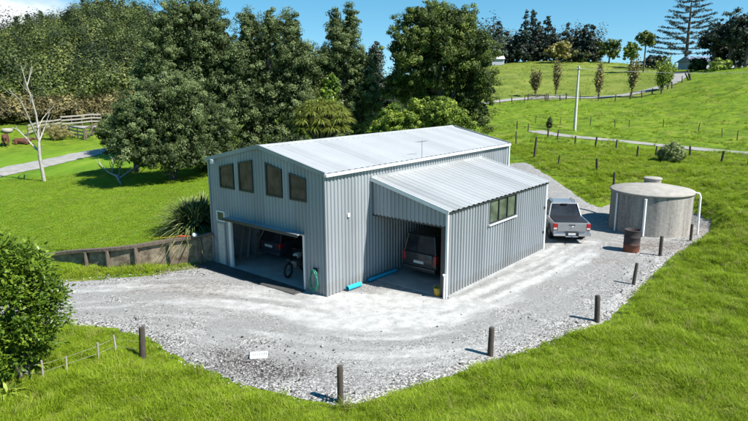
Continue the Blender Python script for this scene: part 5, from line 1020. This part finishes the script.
def scatter(name, X_, Y_, S_, src, lab, tilt=.25, off=0.):
    Z_ = H(X_, Y_)+off; me = bpy.data.meshes.new(name); n = len(X_); me.vertices.add(n); me.vertices.foreach_set('co', np.c_[X_, Y_, Z_].astype(np.float32).ravel())
    R_ = np.c_[rng.normal(size=n)*tilt, rng.normal(size=n)*tilt, rng.uniform(0, 2*PI, n)].astype(np.float32); a = me.attributes.new('rot', 'FLOAT_VECTOR', 'POINT'); a.data.foreach_set('vector', R_.ravel()); a = me.attributes.new('scl', 'FLOAT', 'POINT'); a.data.foreach_set('value', S_.astype(np.float32)); me.update()
    o = bpy.data.objects.new(name, me); link(o); g = bpy.data.node_groups.new(name, 'GeometryNodeTree'); g.interface.new_socket('Geometry', in_out='INPUT', socket_type='NodeSocketGeometry'); g.interface.new_socket('Geometry', in_out='OUTPUT', socket_type='NodeSocketGeometry')
    gi = g.nodes.new('NodeGroupInput'); go = g.nodes.new('NodeGroupOutput'); io = g.nodes.new('GeometryNodeInstanceOnPoints'); oi = g.nodes.new('GeometryNodeObjectInfo'); oi.inputs[0].default_value = src; oi.inputs['As Instance'].default_value = True
    def na(nm, ty): q = g.nodes.new('GeometryNodeInputNamedAttribute'); q.data_type = ty; q.inputs[0].default_value = nm; return q.outputs[0]
    er = g.nodes.new('FunctionNodeEulerToRotation'); l = g.links.new; l(na('rot', 'FLOAT_VECTOR'), er.inputs[0]); l(er.outputs[0], io.inputs['Rotation']); l(na('scl', 'FLOAT'), io.inputs['Scale']); l(gi.outputs[0], io.inputs['Points']); l(oi.outputs['Geometry'], io.inputs['Instance']); l(io.outputs[0], go.inputs[0])
    m = o.modifiers.new('grass', 'NODES'); m.node_group = g; return tag(o, lab, 'grass', kind='stuff')
def polar(n, d0, d1, a0=-36, a1=36, pw=0):
    u = rng.random(n); D = np.exp(np.log(d0)+u*(np.log(d1)-np.log(d0))); az = np.radians(rng.uniform(a0, a1, n)); return D*np.sin(az), D*np.cos(az), D
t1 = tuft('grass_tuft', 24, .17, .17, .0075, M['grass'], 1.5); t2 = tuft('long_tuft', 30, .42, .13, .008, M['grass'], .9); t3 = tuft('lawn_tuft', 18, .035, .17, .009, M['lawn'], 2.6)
x, y, D = polar(150000, 10, 62); r = rough(x, y)*(1-lawn(x, y)); pt_ = fbm(x, y, 1.6, 3, 60); k = (rng.random(len(x)) < np.maximum(r*(.95+.5*pt_), .0)) & (poly_sd(yard, x, y) < .10+.45*pn(x, y, .5, 61)+.25*pn(x, y, 2.1, 63)) & (rng.random(len(x)) < np.where(poly_sd(yard, x, y) > 0, .45, 1.)) & (np.minimum.reduce([line_d(P[::3], x, y)-wd_r for P, wd_r in ROADS]) > -.2) & (in_foot(x, y) < -.1); x, y, D = x[k], y[k], D[k]
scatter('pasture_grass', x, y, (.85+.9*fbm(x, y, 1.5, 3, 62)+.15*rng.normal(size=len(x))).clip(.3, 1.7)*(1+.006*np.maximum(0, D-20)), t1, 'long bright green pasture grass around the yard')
x, y, D = polar(26000, 10, 75); r = rough(x, y)*(1-lawn(x, y)); pt_ = fbm(x, y, 2.6, 3, 70); k = (rng.random(len(x)) < r*np.clip(pt_*2.6-.25, 0, 1)) & (poly_sd(yard, x, y) < -.15) & (in_foot(x, y) < -.3); x, y, D = x[k], y[k], D[k]
scatter('grass_tussocks', x, y, rng.uniform(.5, 1.05, len(x))*(1+.004*D), t2, 'taller grass tussocks dotted through the paddocks')
x, y, D = polar(34000, 55, 240, 3, 36); pt_ = fbm(x, y, 3.2, 3, 80); k = (rng.random(len(x)) < rough(x, y)*np.clip(pt_*2, 0, .6))*(np.minimum.reduce([line_d(P[::3], x, y) for P, wd_r in ROADS]) > 4); x, y, D = x[k], y[k], D[k]
scatter('far_tussocks', x, y, rng.uniform(.35, .7, len(x))*(1+.004*D), t2, 'rough grass clumps over the far hillside paddocks')
x, y, D = polar(60000, 24, 60, -36, 0); k = (rng.random(len(x)) < lawn(x, y)*rough(x, y)) & (in_foot(x, y) < -.1); x, y, D = x[k], y[k], D[k]
scatter('lawn_grass', x, y, rng.uniform(.7, 1.3, len(x))*(1+.01*(D-24)), t3, 'short mown lawn grass left of the shed')
